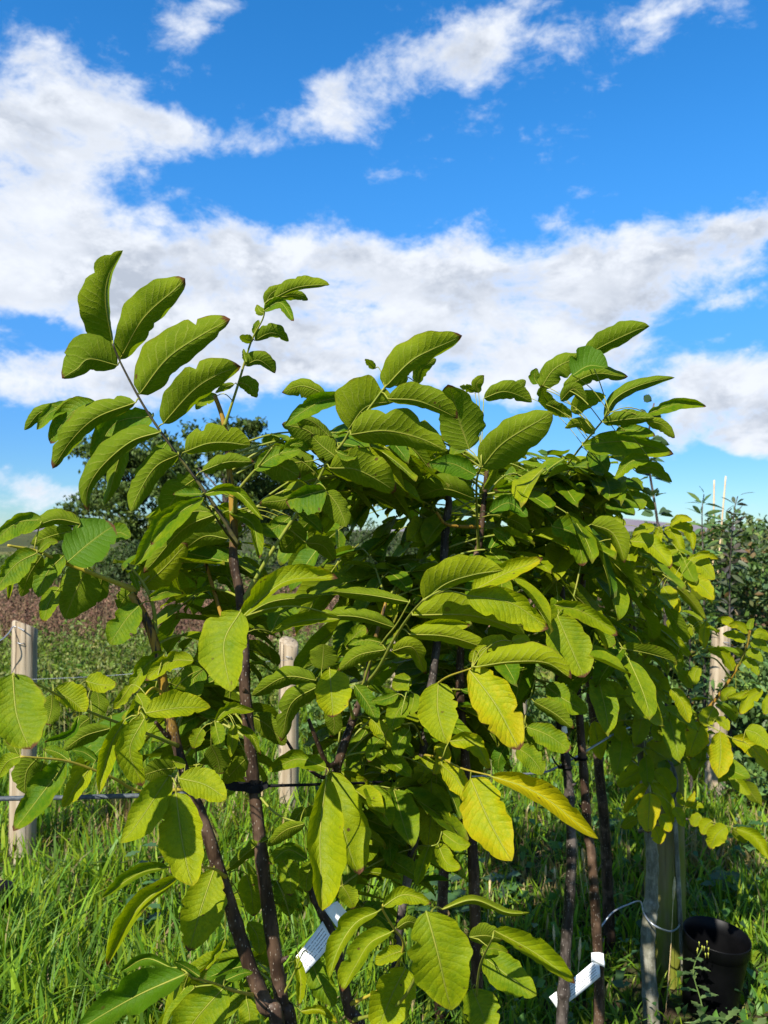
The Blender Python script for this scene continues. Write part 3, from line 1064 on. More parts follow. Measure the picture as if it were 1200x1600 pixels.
def pot(px, d, r, h, label, tilt):
    x, y, z = gp(px, d)
    root = empty('plant_pot', (x, y, 0.0))
    root.rotation_euler = tilt
    tag(root, label, 'pot', 'black nursery pots')
    prof = [(r * .80, 0), (r * .955, h * .815), (r * .96, h * .82), (r * .985, h * .825), (r * 1.0, h * .985), (r * 1.0, h), (r * .975, h * .995), (r * .955, h * .82), (r * .925, h * .78), (r * .79, h * .15)]
    mesh_obj('pot_wall', *lathe(prof), M['pot'], root)
    rg = np.random.default_rng(4)
    cv, cf = lathe([(r * .845, h * .50), (r * .6, h * .515), (r * .3, h * .51), (r * .02, h * .505)], 24)
    cv = [(a, b_, c_ + rg.uniform(-.006, .006)) for a, b_, c_ in cv]
    mesh_obj('compost', cv, cf, M['compost'], root)
    # a few chips lying on the compost
    return root


pot(1100, 2.46, 0.100, 0.235, 'empty black plastic nursery pot standing tilted right of the mossy post', (R(4), R(5), 0))
pot(-14, 2.75, 0.10, 0.22, 'black plastic pot cut off by the left edge of the photo', (R(-4), R(-6), 0))

# ------------------------------------------------------------------ walnut leaflets
NTL, NSL = 30, 5
TT = np.linspace(0, 1, NTL)


def profile(t_, a=0.58, b=0.72):
    p = t_ ** a * (1 - t_) ** b
    tm = a / (a + b)
    return p / (tm ** a * (1 - tm) ** b)


def to_world(x, y, d):
    vx = (x - 600) / FOC
    vz = (800 - y) / FOC
    c_, s_ = math.cos(PITCH), math.sin(PITCH)
    return np.stack([vx * d, (c_ - vz * s_) * d, CAM_H + (s_ + vz * c_) * d], -1)


LEAF_N = [0]


def leaflet(pts, wl, wr, side, tint, d, parent, off, mat, attach=None, k=None, brown=None):
    """A leaflet whose midrib runs through pts, wl / wr the half widths on either side of it.
    Upper faces lean back from the viewer, lower faces lean forward, as blades held out from a stem do."""
    LEAF_N[0] += 1
    rg = np.random.default_rng(LEAF_N[0] * 13 + 5)
    mid = spline(pts, NTL)
    seg = np.linalg.norm(np.diff(mid, axis=0), axis=1)
    L = seg.sum()
    tan = np.gradient(mid, axis=0)
    tan /= np.linalg.norm(tan, axis=1)[:, None] + 1e-9
    nor = np.stack([tan[:, 1], -tan[:, 0]], 1)
    prl = profile(TT, rg.uniform(.46, .64), rg.uniform(.58, .82)) * (1 + .06 * np.sin(TT * rg.uniform(5, 9) + rg.uniform(0, 6)))
    prr = profile(TT, rg.uniform(.46, .64), rg.uniform(.58, .82)) * (1 + .06 * np.sin(TT * rg.uniform(5, 9) + rg.uniform(0, 6)))
    hook = rg.uniform(-.10, .10) * L
    mid = mid + nor * (hook * np.clip(TT - .78, 0, 1) ** 1.6 / .22 ** 1.6 * .22)[:, None] * 1.2
    arch = rg.uniform(-.09, .09)
    twist = rg.uniform(-.55, .55)
    mfreq = rg.uniform(6, 14)
    # bites and tears along the margin
    nick = {1: np.ones(NTL), -1: np.ones(NTL)}
    for sd_ in (1, -1):
        for _ in range(rg.integers(0, 3)):
            nick[sd_] *= 1 - rg.uniform(.08, .38) * np.exp(-((TT - rg.uniform(.15, .95)) / rg.uniform(.018, .05)) ** 2)
    tcurl = rg.uniform(-.25, .35)
    mamp = rg.uniform(.02, .06)
    W = max(0.235 * L, max(wl, wr) * 1.02)
    sgn = 1.0 if side == 'u' else -1.0
    if k is None:
        k = rg.uniform(0.25, 0.75)
    yc = mid[:, 1].mean()
    tipd = rg.uniform(-0.03, 0.03)
    ph = rg.uniform(0, 6.28, 4)
    xs_, ys_, ds_, uv = [], [], [], []
    px_m = d / FOC
    for j in range(-NSL, NSL + 1):
        s = j / NSL
        w_ = wl if s > 0 else wr
        pr = prl if s > 0 else prr
        wav = 1 + 0.045 * np.sin(TT * 19 + ph[0] + 2 * s) + 0.03 * np.sin(TT * 37 + ph[1])
        off_ = s * w_ * pr * wav * (1 - (1 - nick[1 if s > 0 else -1]) * abs(s) ** 2)
        x = mid[:, 0] + nor[:, 0] * off_
        y = mid[:, 1] + nor[:, 1] * off_
        fold = math.sqrt(max(0.0, W * W - w_ * w_)) * 0.75
        dd = d + tipd * TT ** 1.5
        dd = dd + sgn * k * (yc - y) * px_m
        dd = dd - sgn * fold * pr * abs(s) ** 1.15 * px_m
        # margins ripple, blade arches between midrib and margin
        dd = dd + (mamp * L * np.sin(TT * mfreq + ph[2] + 1.5 * np.sign(s)) * s * s + 0.022 * L * np.sin(TT * 5 + ph[3]) * s) * pr * px_m
        dd = dd + tcurl * L * np.clip(TT - .7, 0, 1) ** 2 * 2.2 * px_m
        dd = dd + (arch * L * np.sin(TT * math.pi) + twist * (TT - .4) * s * W * pr) * px_m
        dd = dd + sgn * 0.06 * L * pr * px_m * (1 - (2 * abs(s) - 1) ** 2) * 0.5
        xs_.append(x)
        ys_.append(y)
        ds_.append(dd)
        uv.append(np.stack([np.full(NTL, s * .5 + .5), TT], 1))
    V = to_world(np.array(xs_), np.array(ys_), np.array(ds_))      # (cols, NT, 3)
    nc = 2 * NSL + 1
    v = V.reshape(-1, 3)
    uvf = np.array(uv).reshape(-1, 2)
    faces = []
    for j in range(nc - 1):
        for i in range(NTL - 1):
            a = j * NTL + i
            faces.append((a, a + 1, a + NTL + 1, a + NTL))
    # front face = upper side of the leaf
    m0 = V[NSL, NTL // 2]
    nrm = np.cross(V[NSL, NTL // 2 + 1] - m0, V[NSL + 1, NTL // 2] - m0)
    # polygon (a, a+1, ...) winding: along t then along +s
    toc = np.array([0, 0, CAM_H]) - m0
    facing = np.dot(nrm, toc) > 0
    if facing != (side == 'u'):
        faces = [f_[::-1] for f_ in faces]
    mb = MB()
    mb.add(v, faces, uvf, 0)
    # raised midrib, carried back to the stalk
    rib = V[NSL].copy()
    r0 = 0.0006 + 0.0000032 * L
    keepn = NTL - 2
    path = rib[:keepn]
    rad = np.linspace(r0, r0 * .3, keepn)
    if attach is not None:
        a = np.array(attach)
        gap = np.linalg.norm(a - path[0])
        if gap > 0.002:
            nseg = max(2, int(gap / 0.012))
            tq = np.linspace(0, 1, nseg, endpoint=False)[:, None]
            ex = a * (1 - tq) + path[0] * tq + np.array([0, 0, 0.12 * gap]) * np.sin(tq * math.pi)
            path = np.vstack([ex, path])
            rad = np.concatenate([np.full(nseg, r0 * 1.15), rad])
    mb.tube(path, rad, 5, 1)
    nv = len(mb.v)
    if brown is None:
        brown = 1.0 if rg.random() < 0.55 else 0.15
    o = mb.build('leaflet', [M[mat], M['vein']], parent, off, True, {'tint': tint, 'brown': brown})
    return o


# ------------------------------------------------------------------ walnut trees
class Tree:
    def __init__(self, key, name, label, stem, radii, bark='bark', leafmat='leaf', group='young walnut trees', age=None):
        """stem: pixels + depth from the bottom up; carried on down to the soil"""
        self.key = key
        self.leafmat = leafmat
        pts = [P(*p) for p in stem]
        a = pts[0]
        base = Vector((a.x + (a.x - pts[1].x) * 0.25, a.y, 0))
        self.base = base
        self.root = empty(name, base)
        tag(self.root, label, 'tree', group)
        allp = [(base.x, base.y, -0.03)] + [tuple(p) for p in pts]
        n_ = 16 * len(allp)
        path = spline(allp, n_)
        rads = [radii[0] * 1.12] + list(radii)
        tpos = np.linspace(0, 1, n_)
        seg = np.linalg.norm(np.diff(np.array(allp), axis=0), axis=1)
        cum = np.concatenate([[0], np.cumsum(seg)]) / seg.sum()
        rad = np.interp(tpos, cum, rads)
        rg = np.random.default_rng(sum(map(ord, key)))
        # nodes: small swellings and kinks every few centimetres
        for q in rg.uniform(0.1, 0.97, 16):
            rad = rad * (1 + rg.uniform(.05, .17) * np.exp(-((tpos - q) / 0.006) ** 2))
        kx = np.zeros((n_, 3))
        for q in rg.uniform(0.1, 0.97, 12):
            kx += rg.normal(0, 0.0013, 3) * np.tanh((tpos - q) / 0.01)[:, None]
        kx -= kx[n_ // 2]
        path = path + kx * np.clip(tpos * 4, 0, 1)[:, None]
        self.path, self.rad = path, rad
        mb = MB()
        mb.tube(path, rad, 12, jitter=0.035, seed=5)
        ages = np.repeat(tpos, 12)
        if age is not None:
            ages = np.repeat(np.interp(path[:, 2], age, [0, 1]), 12)
        self.stem = mb.build('stem', M[bark], self.root, base, True, {'age': ages})
        # pruned buds and twig stubs are sub-parts of the stem
        for q in rg.uniform(0.30, 0.9, 5):
            i = int(q * n_)
            az = rg.uniform(0, 6.28)
            dr = np.array([math.cos(az), math.sin(az), 0.8])
            st = MB()
            st.tube([path[i], path[i] + dr * rad[i] * 1.2, path[i] + dr * rad[i] * 1.75], [rad[i] * .5, rad[i] * .36, rad[i] * .14], 7)
            st.build('bud', M[bark], self.stem, base, True, {'age': 0.0})
        self.wood = [tuple(p) for p in path]

    def twig(self, pts, r0, r1, bark='bark', age=0.0, name='branch'):
        w3 = [tuple(P(*p)) for p in pts]
        near = self.nearest(w3[0])
        path = spline([near] + w3, 14 * len(w3))
        mb = MB()
        mb.tube(path, np.linspace(r0, r1, len(path)), 8, jitter=.05)
        mb.build(name, M[bark], self.root, self.base, True, {'age': age})
        self.wood += [tuple(p) for p in path]

    def nearest(self, p):
        a = np.array(self.wood)
        return tuple(a[np.argmin(((a - np.array(p)) ** 2).sum(1))])

    def nearest_below(self, p):
        a = np.array(self.wood)
        q = np.array(p) - np.array([0, 0, 0.10])
        return tuple(a[np.argmin(((a - q) ** 2).sum(1))])

    def compound(self, d0, d1, rachis, leaves, r0=0.0028, mat='stalk', free=False):
        """one compound leaf: a stalk with leaflets on it"""
        if rachis is None:
            bs = [l[0][0] for l in leaves]
            a3 = np.array([tuple(P(b_[0], b_[1], d1)) for b_ in bs])
            cen = a3.mean(0)
            start = np.array(self.nearest_below(cen))
            order = np.argsort(((a3 - start) ** 2).sum(1))
            ordered = a3[order]
            # run through the leaflet bases in order, smoothed
            if len(ordered) > 3:
                ordered = np.array([ordered[: len(ordered) // 2].mean(0), ordered[len(ordered) // 2:].mean(0), ordered[-1]])
            ctrl = [start, start * .55 + ordered[0] * .45 + np.array([0, 0, .02])] + list(ordered)
            path = spline(ctrl, 40)
        else:
            n_ = len(rachis)
            p3 = [tuple(P(x, y, d0 + (d1 - d0) * i / (n_ - 1))) for i, (x, y) in enumerate(rachis)]
            if free:
                near = self.nearest(p3[0])
                p3 = [near] + p3
            path = spline(p3, 50)
        rad = np.linspace(r0, r0 * .42, len(path))
        rad[:6] *= np.linspace(1.5, 1.0, 6)
        mb = MB()
        mb.tube(path, rad, 7)
        st = mb.build('leaf_stalk', M[mat], self.root, self.base)
        pp = np.array([proj(p) for p in path])
        for lf in leaves:
            pts, wl, wr, side, tint = lf[:5]
            dz = lf[5] if len(lf) > 5 else 0.0
            b_ = pts[0]
            i = int(np.argmin((pp[:, 0] - b_[0]) ** 2 + (pp[:, 1] - b_[1]) ** 2))
            dd = float(np.clip(pp[i, 2], min(d0, d1) - .12, max(d0, d1) + .12)) + dz if rachis is not None else d1 + dz
            leaflet(pts, wl, wr, side, tint, dd, st, self.base, self.leafmat, attach=path[i])
        return st


T = {}
T['A'] = Tree('A', 'walnut_tree', 'walnut sapling with dark speckled stem leaning left and a yellow side stalk',
              [(434, 1650, 1.21), (413, 1568, 1.215), (375, 1448, 1.22), (336, 1330, 1.22), (303, 1235, 1.22), (283, 1170, 1.23), (266, 1100, 1.24), (254, 1030, 1.24), (236, 965, 1.24), (211, 918, 1.24)],
              [.0118, .0115, .0108, .0104, .0094, .0080, .0085, .0075, .0072, .006], age=(0.55, 1.45))
T['B'] = Tree('B', 'walnut_tree', 'tallest walnut sapling at the left, dark stem held by the black strap',
              [(452, 1650, 1.25), (440, 1565, 1.25), (421, 1430, 1.26), (403, 1275, 1.27), (393, 1180, 1.28), (383, 1080, 1.28), (379, 990, 1.28), (374, 930, 1.28), (368, 850, 1.28), (361, 760, 1.28), (346, 665, 1.28), (331, 618, 1.28)],
              [.0124, .0120, .0112, .0105, .0100, .0095, .0088, .0080, .0068, .0055, .0042, .0035], age=(1.12, 1.62))
T['C'] = Tree('C', 'walnut_tree', 'walnut sapling with a kinked knobbly stem carrying the left white tag',
              [(566, 1660, 1.36), (545, 1575, 1.36), (524, 1478, 1.36), (503, 1425, 1.37), (488, 1385, 1.38), (500, 1300, 1.40), (521, 1212, 1.41), (533, 1170, 1.41), (550, 1122, 1.42), (566, 1075, 1.42), (580, 1010, 1.42), (600, 940, 1.43)],
              [0.0108, 0.0101, 0.0090, 0.0082, 0.0077, 0.0077, 0.0086, 0.0082, 0.0069, 0.0052, 0.0041, 0.0030], age=(0.7, 1.5))
T['D'] = Tree('D', 'walnut_tree', 'walnut sapling with a thin shiny stem in the centre',
              [(608, 1660, 1.52), (622, 1470, 1.52), (637, 1370, 1.52), (650, 1290, 1.53), (655, 1235, 1.54), (664, 1180, 1.55), (676, 1080, 1.57), (686, 980, 1.59), (694, 890, 1.6), (698, 830, 1.6), (704, 785, 1.6), (697, 770, 1.6)],
              [.0095, .0088, .0085, .0080, .0075, .0080, .0085, .0085, .0085, .0085, .0075, .0045], 'bark_grey', age=(0.9, 2.2))
T['E'] = Tree('E', 'walnut_tree', 'walnut sapling with dark speckled stem right of the thin shiny stem',
              [(748, 1650, 1.64), (743, 1450, 1.64), (738, 1320, 1.64), (730, 1200, 1.64), (722, 1100, 1.63), (722, 1000, 1.62), (735, 900, 1.62), (747, 850, 1.62), (756, 770, 1.62), (760, 722, 1.62)],
              [0.0129, 0.0125, 0.0116, 0.0108, 0.0095, 0.0082, 0.0073, 0.0069, 0.0056, 0.0043], age=(1.1, 1.85))
T['G'] = Tree('G', 'walnut_tree', 'left of the pair of straight walnut stems, with the zip tie',
              [(878, 1640, 1.8), (883, 1500, 1.8), (893, 1330, 1.8), (884, 1190, 1.81), (876, 1090, 1.82), (882, 990, 1.82), (878, 900, 1.82), (866, 830, 1.82), (850, 785, 1.82)],
              [0.0142, 0.0125, 0.0116, 0.0103, 0.0090, 0.0077, 0.0065, 0.0052, 0.0039], 'bark_grey', age=(1.1, 1.66))
T['H'] = Tree('H', 'walnut_tree', 'right of the pair of straight walnut stems, with the right white tag',
              [(934, 1640, 1.86), (931, 1500, 1.86), (921, 1340, 1.86), (909, 1180, 1.87), (900, 1060, 1.88), (905, 960, 1.88), (915, 870, 1.88), (930, 800, 1.88)],
              [0.0133, 0.0125, 0.0112, 0.0103, 0.0090, 0.0073, 0.0056, 0.0039], 'bark', age=(1.1, 1.8))
T['F'] = Tree('F', 'walnut_tree', 'walnut tree with a smooth pale trunk and small yellow green leaves at the right',
              [(1022, 1640, 2.36), (1014, 1500, 2.36), (1021, 1400, 2.36), (1019, 1320, 2.36), (1008, 1230, 2.36), (1000, 1140, 2.36), (994, 1050, 2.36), (984, 960, 2.36), (976, 890, 2.36), (990, 840, 2.36)],
              [.0250, .0220, .0190, .0170, .0150, .0130, .0115, .0095, .0070, .0045], 'bark_pale', 'leaf_small', age=(0.4, 1.0))
T['F'].twig([(1060, 1150, 2.3), (1108, 1105, 2.25), (1148, 1050, 2.2), (1165, 1015, 2.2), (1172, 985, 2.2)], .0065, .003, 'bark', 0.9)
T['F'].twig([(1000, 1300, 2.3), (1040, 1275, 2.2), (1075, 1280, 2.15)], .006, .003, 'bark_grey')
T['F'].twig([(960, 1060, 2.34), (925, 1040, 2.3)], .006, .003, 'bark')
T['F'].twig([(1010, 900, 2.3), (1045, 885, 2.25), (1075, 890, 2.2)], .005, .0025, 'bark_grey')
T['B'].twig([(352, 972, 1.33), (335, 925, 1.34), (318, 868, 1.34)], .0042, .0030, 'bark', 0.9)
T['C'].twig([(512, 1195, 1.38), (496, 1160, 1.36), (482, 1124, 1.35)], .0052, .0032, 'bark')
T['C'].twig([(505, 1215, 1.38), (470, 1190, 1.38), (440, 1145, 1.4)], .0038, .0026, 'bark')
T['E'].twig([(700, 820, 1.56), (682, 800, 1.54)], .0042, .003, 'bark', 0.9)
T['A'].twig([(262, 1150, 1.22), (243, 1128, 1.2)], .0045, .0028, 'bark')

u, d = 'u', 'd'
# --- tallest shoot
T['B'].compound(1.27, 1.20, [(372, 852), (345, 805), (300, 740), (262, 690), (225, 635), (190, 570), (176, 537)], [
    ([(176, 537), (165, 472), (170, 430), (192, 391)], 42, 6, d, .12),
    ([(187, 562), (227, 494), (292, 438)], 36, 22, d, .15, -.01),
    ([(218, 616), (262, 560), (318, 522), (361, 500)], 38, 26, d, .18, -.02),
    ([(255, 662), (300, 612), (335, 588), (376, 571)], 36, 20, d, .18, -.03),
    ([(184, 571), (140, 561), (120, 577), (96, 590)], 17, 38, d, .0, .01),
    ([(212, 629), (150, 653), (110, 690), (83, 733)], 13, 27, d, .02, .02),
    ([(251, 675), (205, 690), (160, 728), (137, 765), (134, 800)], 11, 24, d, .02, .0),
    ([(240, 650), (180, 662), (145, 722)], 25, 22, u, .12, .05),
    ([(279, 710), (240, 733), (202, 798)], 18, 22, d, .02, -.01),
    ([(289, 706), (325, 693), (360, 692), (391, 698)], 30, 13, d, .35, -.03),
    ([(316, 736), (355, 722), (397, 722)], 14, 12, d, .05, .01),
    ([(309, 745), (280, 768), (257, 805)], 22, 26, d, .05, .03),
    ([(316, 772), (295, 772), (270, 772)], 4, 10, u, .15, -.02),
    ([(262, 690), (245, 715), (232, 745)], 16, 14, u, .15, .06),
], .0034, 'stalk_dark')
T['B'].compound(1.28, 1.36, [(368, 850), (300, 770), (220, 690), (180, 655), (128, 634), (92, 636)], [
    ([(92, 636), (62, 645), (39, 673)], 10, 11, d, .05),
    ([(112, 632), (78, 645), (58, 672)], 11, 12, u, .2),
    ([(132, 628), (105, 634), (84, 652)], 9, 10, d, .05, .01),
    ([(152, 630), (112, 645), (77, 692)], 18, 20, u, .12, -.01),
    ([(200, 672), (185, 720), (165, 790)], 14, 13, d, .1, .02),
], .0024)
T['B'].compound(1.28, 1.22, [(351, 665), (371, 604), (392, 535), (411, 497), (414, 474)], [
    ([(428, 466), (465, 449), (515, 444)], 17, 5, d, .25),
    ([(440, 464), (462, 462), (481, 470)], 9, 7, d, .1, .02),
    ([(412, 486), (438, 473), (459, 502)], 9, 9, u, .1, -.02),
    ([(413, 490), (406, 486), (401, 476)], 7, 7, d, .1, .0),
    ([(414, 476), (425, 458), (446, 447)], 10, 9, d, .2, .03),
    ([(398, 532), (425, 520), (452, 532)], 16, 7, d, .08),
    ([(396, 531), (386, 531), (374, 526)], 6, 9, d, .15),
    ([(397, 522), (400, 512), (405, 500)], 6, 5, u, .1, .02),
    ([(383, 571), (405, 563), (431, 582)], 17, 7, d, .05),
    ([(385, 566), (382, 556), (380, 545)], 4, 4, u, .1),
    ([(372, 597), (388, 603), (402, 621)], 15, 10, d, .02),
    ([(366, 600), (352, 605), (336, 613)], 5, 6, d, .1, .03),
    ([(340, 618), (318, 625), (306, 640)], 9, 8, u, .25, .04),
], .0026)
# --- left centre, stalk rising right from the tallest stem
T['B'].compound(1.28, 1.16, [(380, 940), (415, 877), (455, 815), (487, 767), (503, 738), (513, 719), (537, 690), (548, 671), (571, 645), (601, 605)], [
    ([(601, 606), (640, 566), (675, 546), (723, 526)], 34, 15, d, .32),
    ([(545, 670), (572, 636), (617, 626)], 48, 7, d, .38, -.02),
    ([(548, 679), (600, 673), (650, 683), (699, 703)], 38, 22, d, .30, -.03),
    ([(606, 623), (655, 627), (716, 653)], 30, 9, d, .30, -.01),
    ([(508, 616), (473, 603), (440, 613)], 18, 12, d, .2, .06),
    ([(538, 622), (500, 628), (443, 663)], 14, 15, u, .08, .02),
    ([(505, 690), (475, 670), (440, 664)], 24, 15, d, .0, .04),
    ([(523, 690), (490, 660), (462, 652)], 22, 8, d, .0, .05),
    ([(524, 713), (503, 697), (486, 680)], 17, 19, d, .2, -.02),
    ([(436, 710), (462, 693), (483, 704)], 9, 10, u, .2, -.03),
    ([(515, 731), (560, 735), (619, 767)], 36, 20, d, .22, -.02),
    ([(526, 706), (545, 712), (563, 697)], 8, 9, u, .1, -.03),
    ([(509, 765), (475, 774), (446, 783)], 32, 14, u, .15, -.05),
    ([(510, 768), (528, 790), (542, 823)], 16, 25, d, .05, -.03),
    ([(490, 720), (450, 725), (420, 740)], 26, 20, d, .0, .04),
    ([(470, 772), (440, 782), (405, 785)], 14, 12, d, .05, .03),
    ([(586, 576), (578, 568), (570, 561)], 6, 6, d, .25, .10),
    ([(618, 603), (628, 590), (635, 575)], 10, 10, d, .2, .08),
    ([(652, 600), (660, 576), (682, 561)], 12, 10, d, .15, .10),
], .0036)
T['B'].compound(1.28, 1.14, [(366, 800), (372, 768), (405, 727), (425, 700)], [
    ([(398, 735), (430, 712), (470, 702)], 14, 14, u, .1),
    ([(405, 728), (430, 725), (470, 745)], 20, 24, d, .0, .02),
    ([(320, 772), (365, 766), (412, 812)], 9, 8, u, .25, -.02),
    ([(358, 800), (395, 820), (404, 873)], 13, 8, u, .3, -.02),
    ([(454, 808), (425, 826), (402, 820)], 16, 13, u, .12, .0),
    ([(450, 815), (460, 840), (438, 862)], 20, 22, d, .02, .05),
    ([(478, 848), (505, 853), (523, 877)], 15, 13, d, .15, .03),
    ([(350, 800), (335, 818), (300, 822)], 10, 11, d, .05, .02),
], .0034)
T['B'].compound(1.28, 1.12, [(368, 850), (352, 830), (335, 805), (318, 782)], [
    ([(303, 785), (255, 828), (211, 885)], 16, 22, u, .2, .02),
    ([(338, 803), (285, 828), (225, 897)], 15, 17, d, .0, -.01),
    ([(318, 778), (272, 808), (236, 852)], 12, 13, u, .3, -.03),
    ([(356, 842), (320, 838), (283, 862)], 15, 22, d, .1, -.01),
    ([(330, 800), (300, 800), (268, 820)], 12, 10, d, .05, .05),
], .0026, 'stalk_dark')
T['A'].compound(1.24, 1.22, [(243, 990), (240, 950), (226, 915), (200, 880)], [
    ([(222, 918), (258, 886), (292, 848)], 26, 24, d, .95, .03),
    ([(232, 936), (260, 925), (287, 928)], 9, 9, u, .2, -.01),
    ([(218, 946), (197, 968), (171, 1007)], 24, 22, u, .18, -.04),
    ([(205, 893), (212, 910), (218, 925)], 6, 6, u, .2, .0),
    ([(210, 918), (195, 935), (185, 952)], 15, 16, d, .0, .04),
], .0038)
T['A'].compound(1.24, 1.10, [(211, 922), (160, 902), (100, 879), (60, 862), (12, 852)], [
    ([(106, 878), (138, 850), (178, 820)], 38, 34, u, -.15, -.02),
    ([(163, 845), (185, 832), (204, 840)], 16, 14, u, .08, .02),
    ([(126, 818), (85, 812), (36, 832)], 8, 16, d, .1, .0),
    ([(66, 812), (25, 818), (-14, 852)], 20, 14, u, .1, .02),
    ([(114, 830), (85, 836), (48, 849)], 12, 16, d, .15, .02),
    ([(58, 864), (25, 882), (-8, 922)], 22, 18, u, .1, -.03),
    ([(66, 868), (46, 898), (34, 933)], 15, 18, d, .3, .0),
    ([(100, 868), (74, 895), (59, 933)], 17, 19, u, .12, -.02),
    ([(138, 884), (118, 925), (101, 967)], 36, 28, d, -.05, .02),
    ([(93, 918), (78, 938), (67, 972)], 14, 15, u, .15, .03),
    ([(160, 902), (155, 920), (140, 940)], 16, 12, d, .0, .04),
    ([(60, 862), (75, 848), (92, 846)], 8, 7, u, .2, .0),
    ([(26, 870), (18, 905), (12, 938)], 7, 6, u, .35, .04),
], .0044, 'stalk_yellow')
# --- big arching leaf left of centre and its neighbours
T['B'].compound(1.28, 1.02, [(378, 995), (376, 975), (376, 965)], [
    ([(376, 967), (415, 930), (455, 906), (528, 903)], 25, 6, u, .38, -.02),
    ([(376, 968), (425, 940), (500, 932)], 10, 15, d, .25, .01),
    ([(376, 955), (350, 1006), (360, 1081)], 34, 40, u, .42, -.07),
    ([(424, 988), (440, 958), (474, 938)], 18, 18, u, .25, .06),
    ([(532, 967), (475, 970), (424, 987)], 7, 13, u, .4, .04),
    ([(420, 990), (400, 985), (378, 985)], 10, 10, d, .0, .1),
], .003, 'stalk')
T['C'].compound(1.42, 1.24, [(566, 1075), (580, 1030), (600, 1000), (620, 975), (640, 940)], [
    ([(618, 981), (560, 964), (496, 962)], 8, 16, d, .2),
    ([(640, 941), (580, 930), (518, 924)], 10, 11, d, .15, .02),
    ([(603, 1015), (560, 1024), (527, 1049)], 13, 14, d, .1, -.02),
    ([(540, 1012), (560, 988), (575, 985)], 13, 15, u, .3, .03),
    ([(600, 1005), (570, 1000), (540, 1010)], 14, 8, u, .2, .05),
], .0026)
T['C'].compound(1.41, 1.22, [(552, 1122), (540, 1085), (520, 1065), (497, 1060)], [
    ([(494, 1063), (445, 1058), (394, 1088)], 15, 17, d, .0, .02),
    ([(497, 1072), (455, 1100), (440, 1159)], 17, 19, d, .02, -.01),
    ([(515, 1045), (518, 1088), (521, 1121)], 33, 24, u, .62, -.10),
    ([(503, 1046), (505, 1025), (506, 1006)], 22, 22, d, .0, .05),
    ([(554, 1070), (575, 1100), (590, 1130)], 16, 11, u, .12, -.02),
    ([(580, 1122), (600, 1148), (611, 1173)], 14, 13, u, .55, -.03),
    ([(510, 1100), (522, 1125), (520, 1152)], 14, 14, d, .05, .05),
    ([(572, 1140), (556, 1170), (544, 1200)], 15, 16, u, .1, .05),
], .0028)
T['C'].compound(1.41, 1.20, [(521, 1208), (514, 1206), (510, 1212)], [
    ([(510, 1214), (500, 1310), (505, 1423)], 39, 19, u, .48, -.06),
    ([(516, 1206), (534, 1285), (557, 1368)], 40, 22, u, .50, -.03),
    ([(532, 1206), (570, 1233), (607, 1285)], 14, 15, u, .4, .02),
    ([(510, 1200), (465, 1186), (419, 1206)], 14, 16, u, .2, .03),
    ([(535, 1384), (545, 1400), (552, 1420)], 15, 15, u, .38, .06),
    ([(605, 1206), (590, 1192), (572, 1194)], 10, 10, u, .3, .08),
], .0026)
# --- bright leaves of the centre
T['C'].compound(1.42, 1.03, [(566, 1075), (590, 1046), (615, 1000), (640, 962), (662, 937)], [
    ([(662, 939), (697, 912), (740, 898), (786, 891)], 38, 9, d, .75),
    ([(738, 924), (790, 896), (849, 874)], 20, 12, u, .58, .06),
    ([(645, 961), (728, 961), (780, 974), (818, 995)], 35, 9, d, .72, -.02),
    ([(728, 930), (800, 943), (857, 983)], 20, 32, u, .55, .03),
    ([(640, 991), (702, 995), (771, 1017)], 19, 11, d, .58, .0),
    ([(613, 1017), (645, 1012), (665, 1053)], 15, 12, d, .52, .02),
    ([(640, 985), (690, 975), (735, 975)], 8, 16, u, .45, .05),
], .0034, 'stalk')
T['D'].compound(1.56, 1.06, [(672, 1115), (665, 1095), (690, 1063), (737, 1044)], [
    ([(744, 1042), (800, 1034), (855, 1036), (892, 1062)], 28, 4, d, .92, -.01),
    ([(733, 1046), (775, 1102), (812, 1172)], 34, 32, u, .72, -.03),
    ([(685, 1066), (684, 1110), (697, 1163)], 31, 30, u, .45, -.02),
    ([(745, 1018), (775, 1008), (812, 1015)], 16, 10, u, .45, .08),
    ([(762, 1010), (745, 1022), (733, 1034)], 10, 10, u, .5, .06),
    ([(800, 1002), (815, 998), (830, 1008)], 9, 9, u, .45, .1),
], .0026, 'stalk_yellow')
T['D'].compound(1.55, 1.10, [(664, 1180), (690, 1185), (720, 1200), (767, 1212)], [
    ([(702, 1158), (740, 1160), (767, 1204)], 13, 15, u, .75, .0),
    ([(681, 1163), (692, 1180), (677, 1212)], 14, 12, u, .85, -.03),
    ([(672, 1182), (663, 1202), (657, 1228)], 16, 16, u, .72, -.01),
    ([(690, 1194), (715, 1220), (732, 1255)], 17, 17, u, .68, -.04),
    ([(735, 1216), (764, 1282), (799, 1346)], 35, 37, u, .85, -.02),
    ([(767, 1213), (820, 1230), (868, 1258), (932, 1314)], 22, 13, u, .92, -.03),
    ([(674, 1222), (673, 1275), (668, 1325)], 31, 32, u, .5, .0),
    ([(641, 1220), (622, 1242), (616, 1268)], 16, 16, u, .45, .06),
    ([(601, 1192), (606, 1212), (596, 1236)], 14, 14, u, .45, .06),
    ([(630, 1195), (610, 1188), (590, 1195)], 8, 10, u, .3, .08),
], .0026, 'stalk_yellow')
T['D'].compound(1.53, 1.38, None, [
    ([(684, 1318), (698, 1348), (721, 1357)], 16, 12, u, .4),
    ([(670, 1322), (660, 1352), (651, 1384)], 11, 10, u, .4),
    ([(690, 1300), (715, 1318), (735, 1320)], 12, 12, u, .3),
], .002)
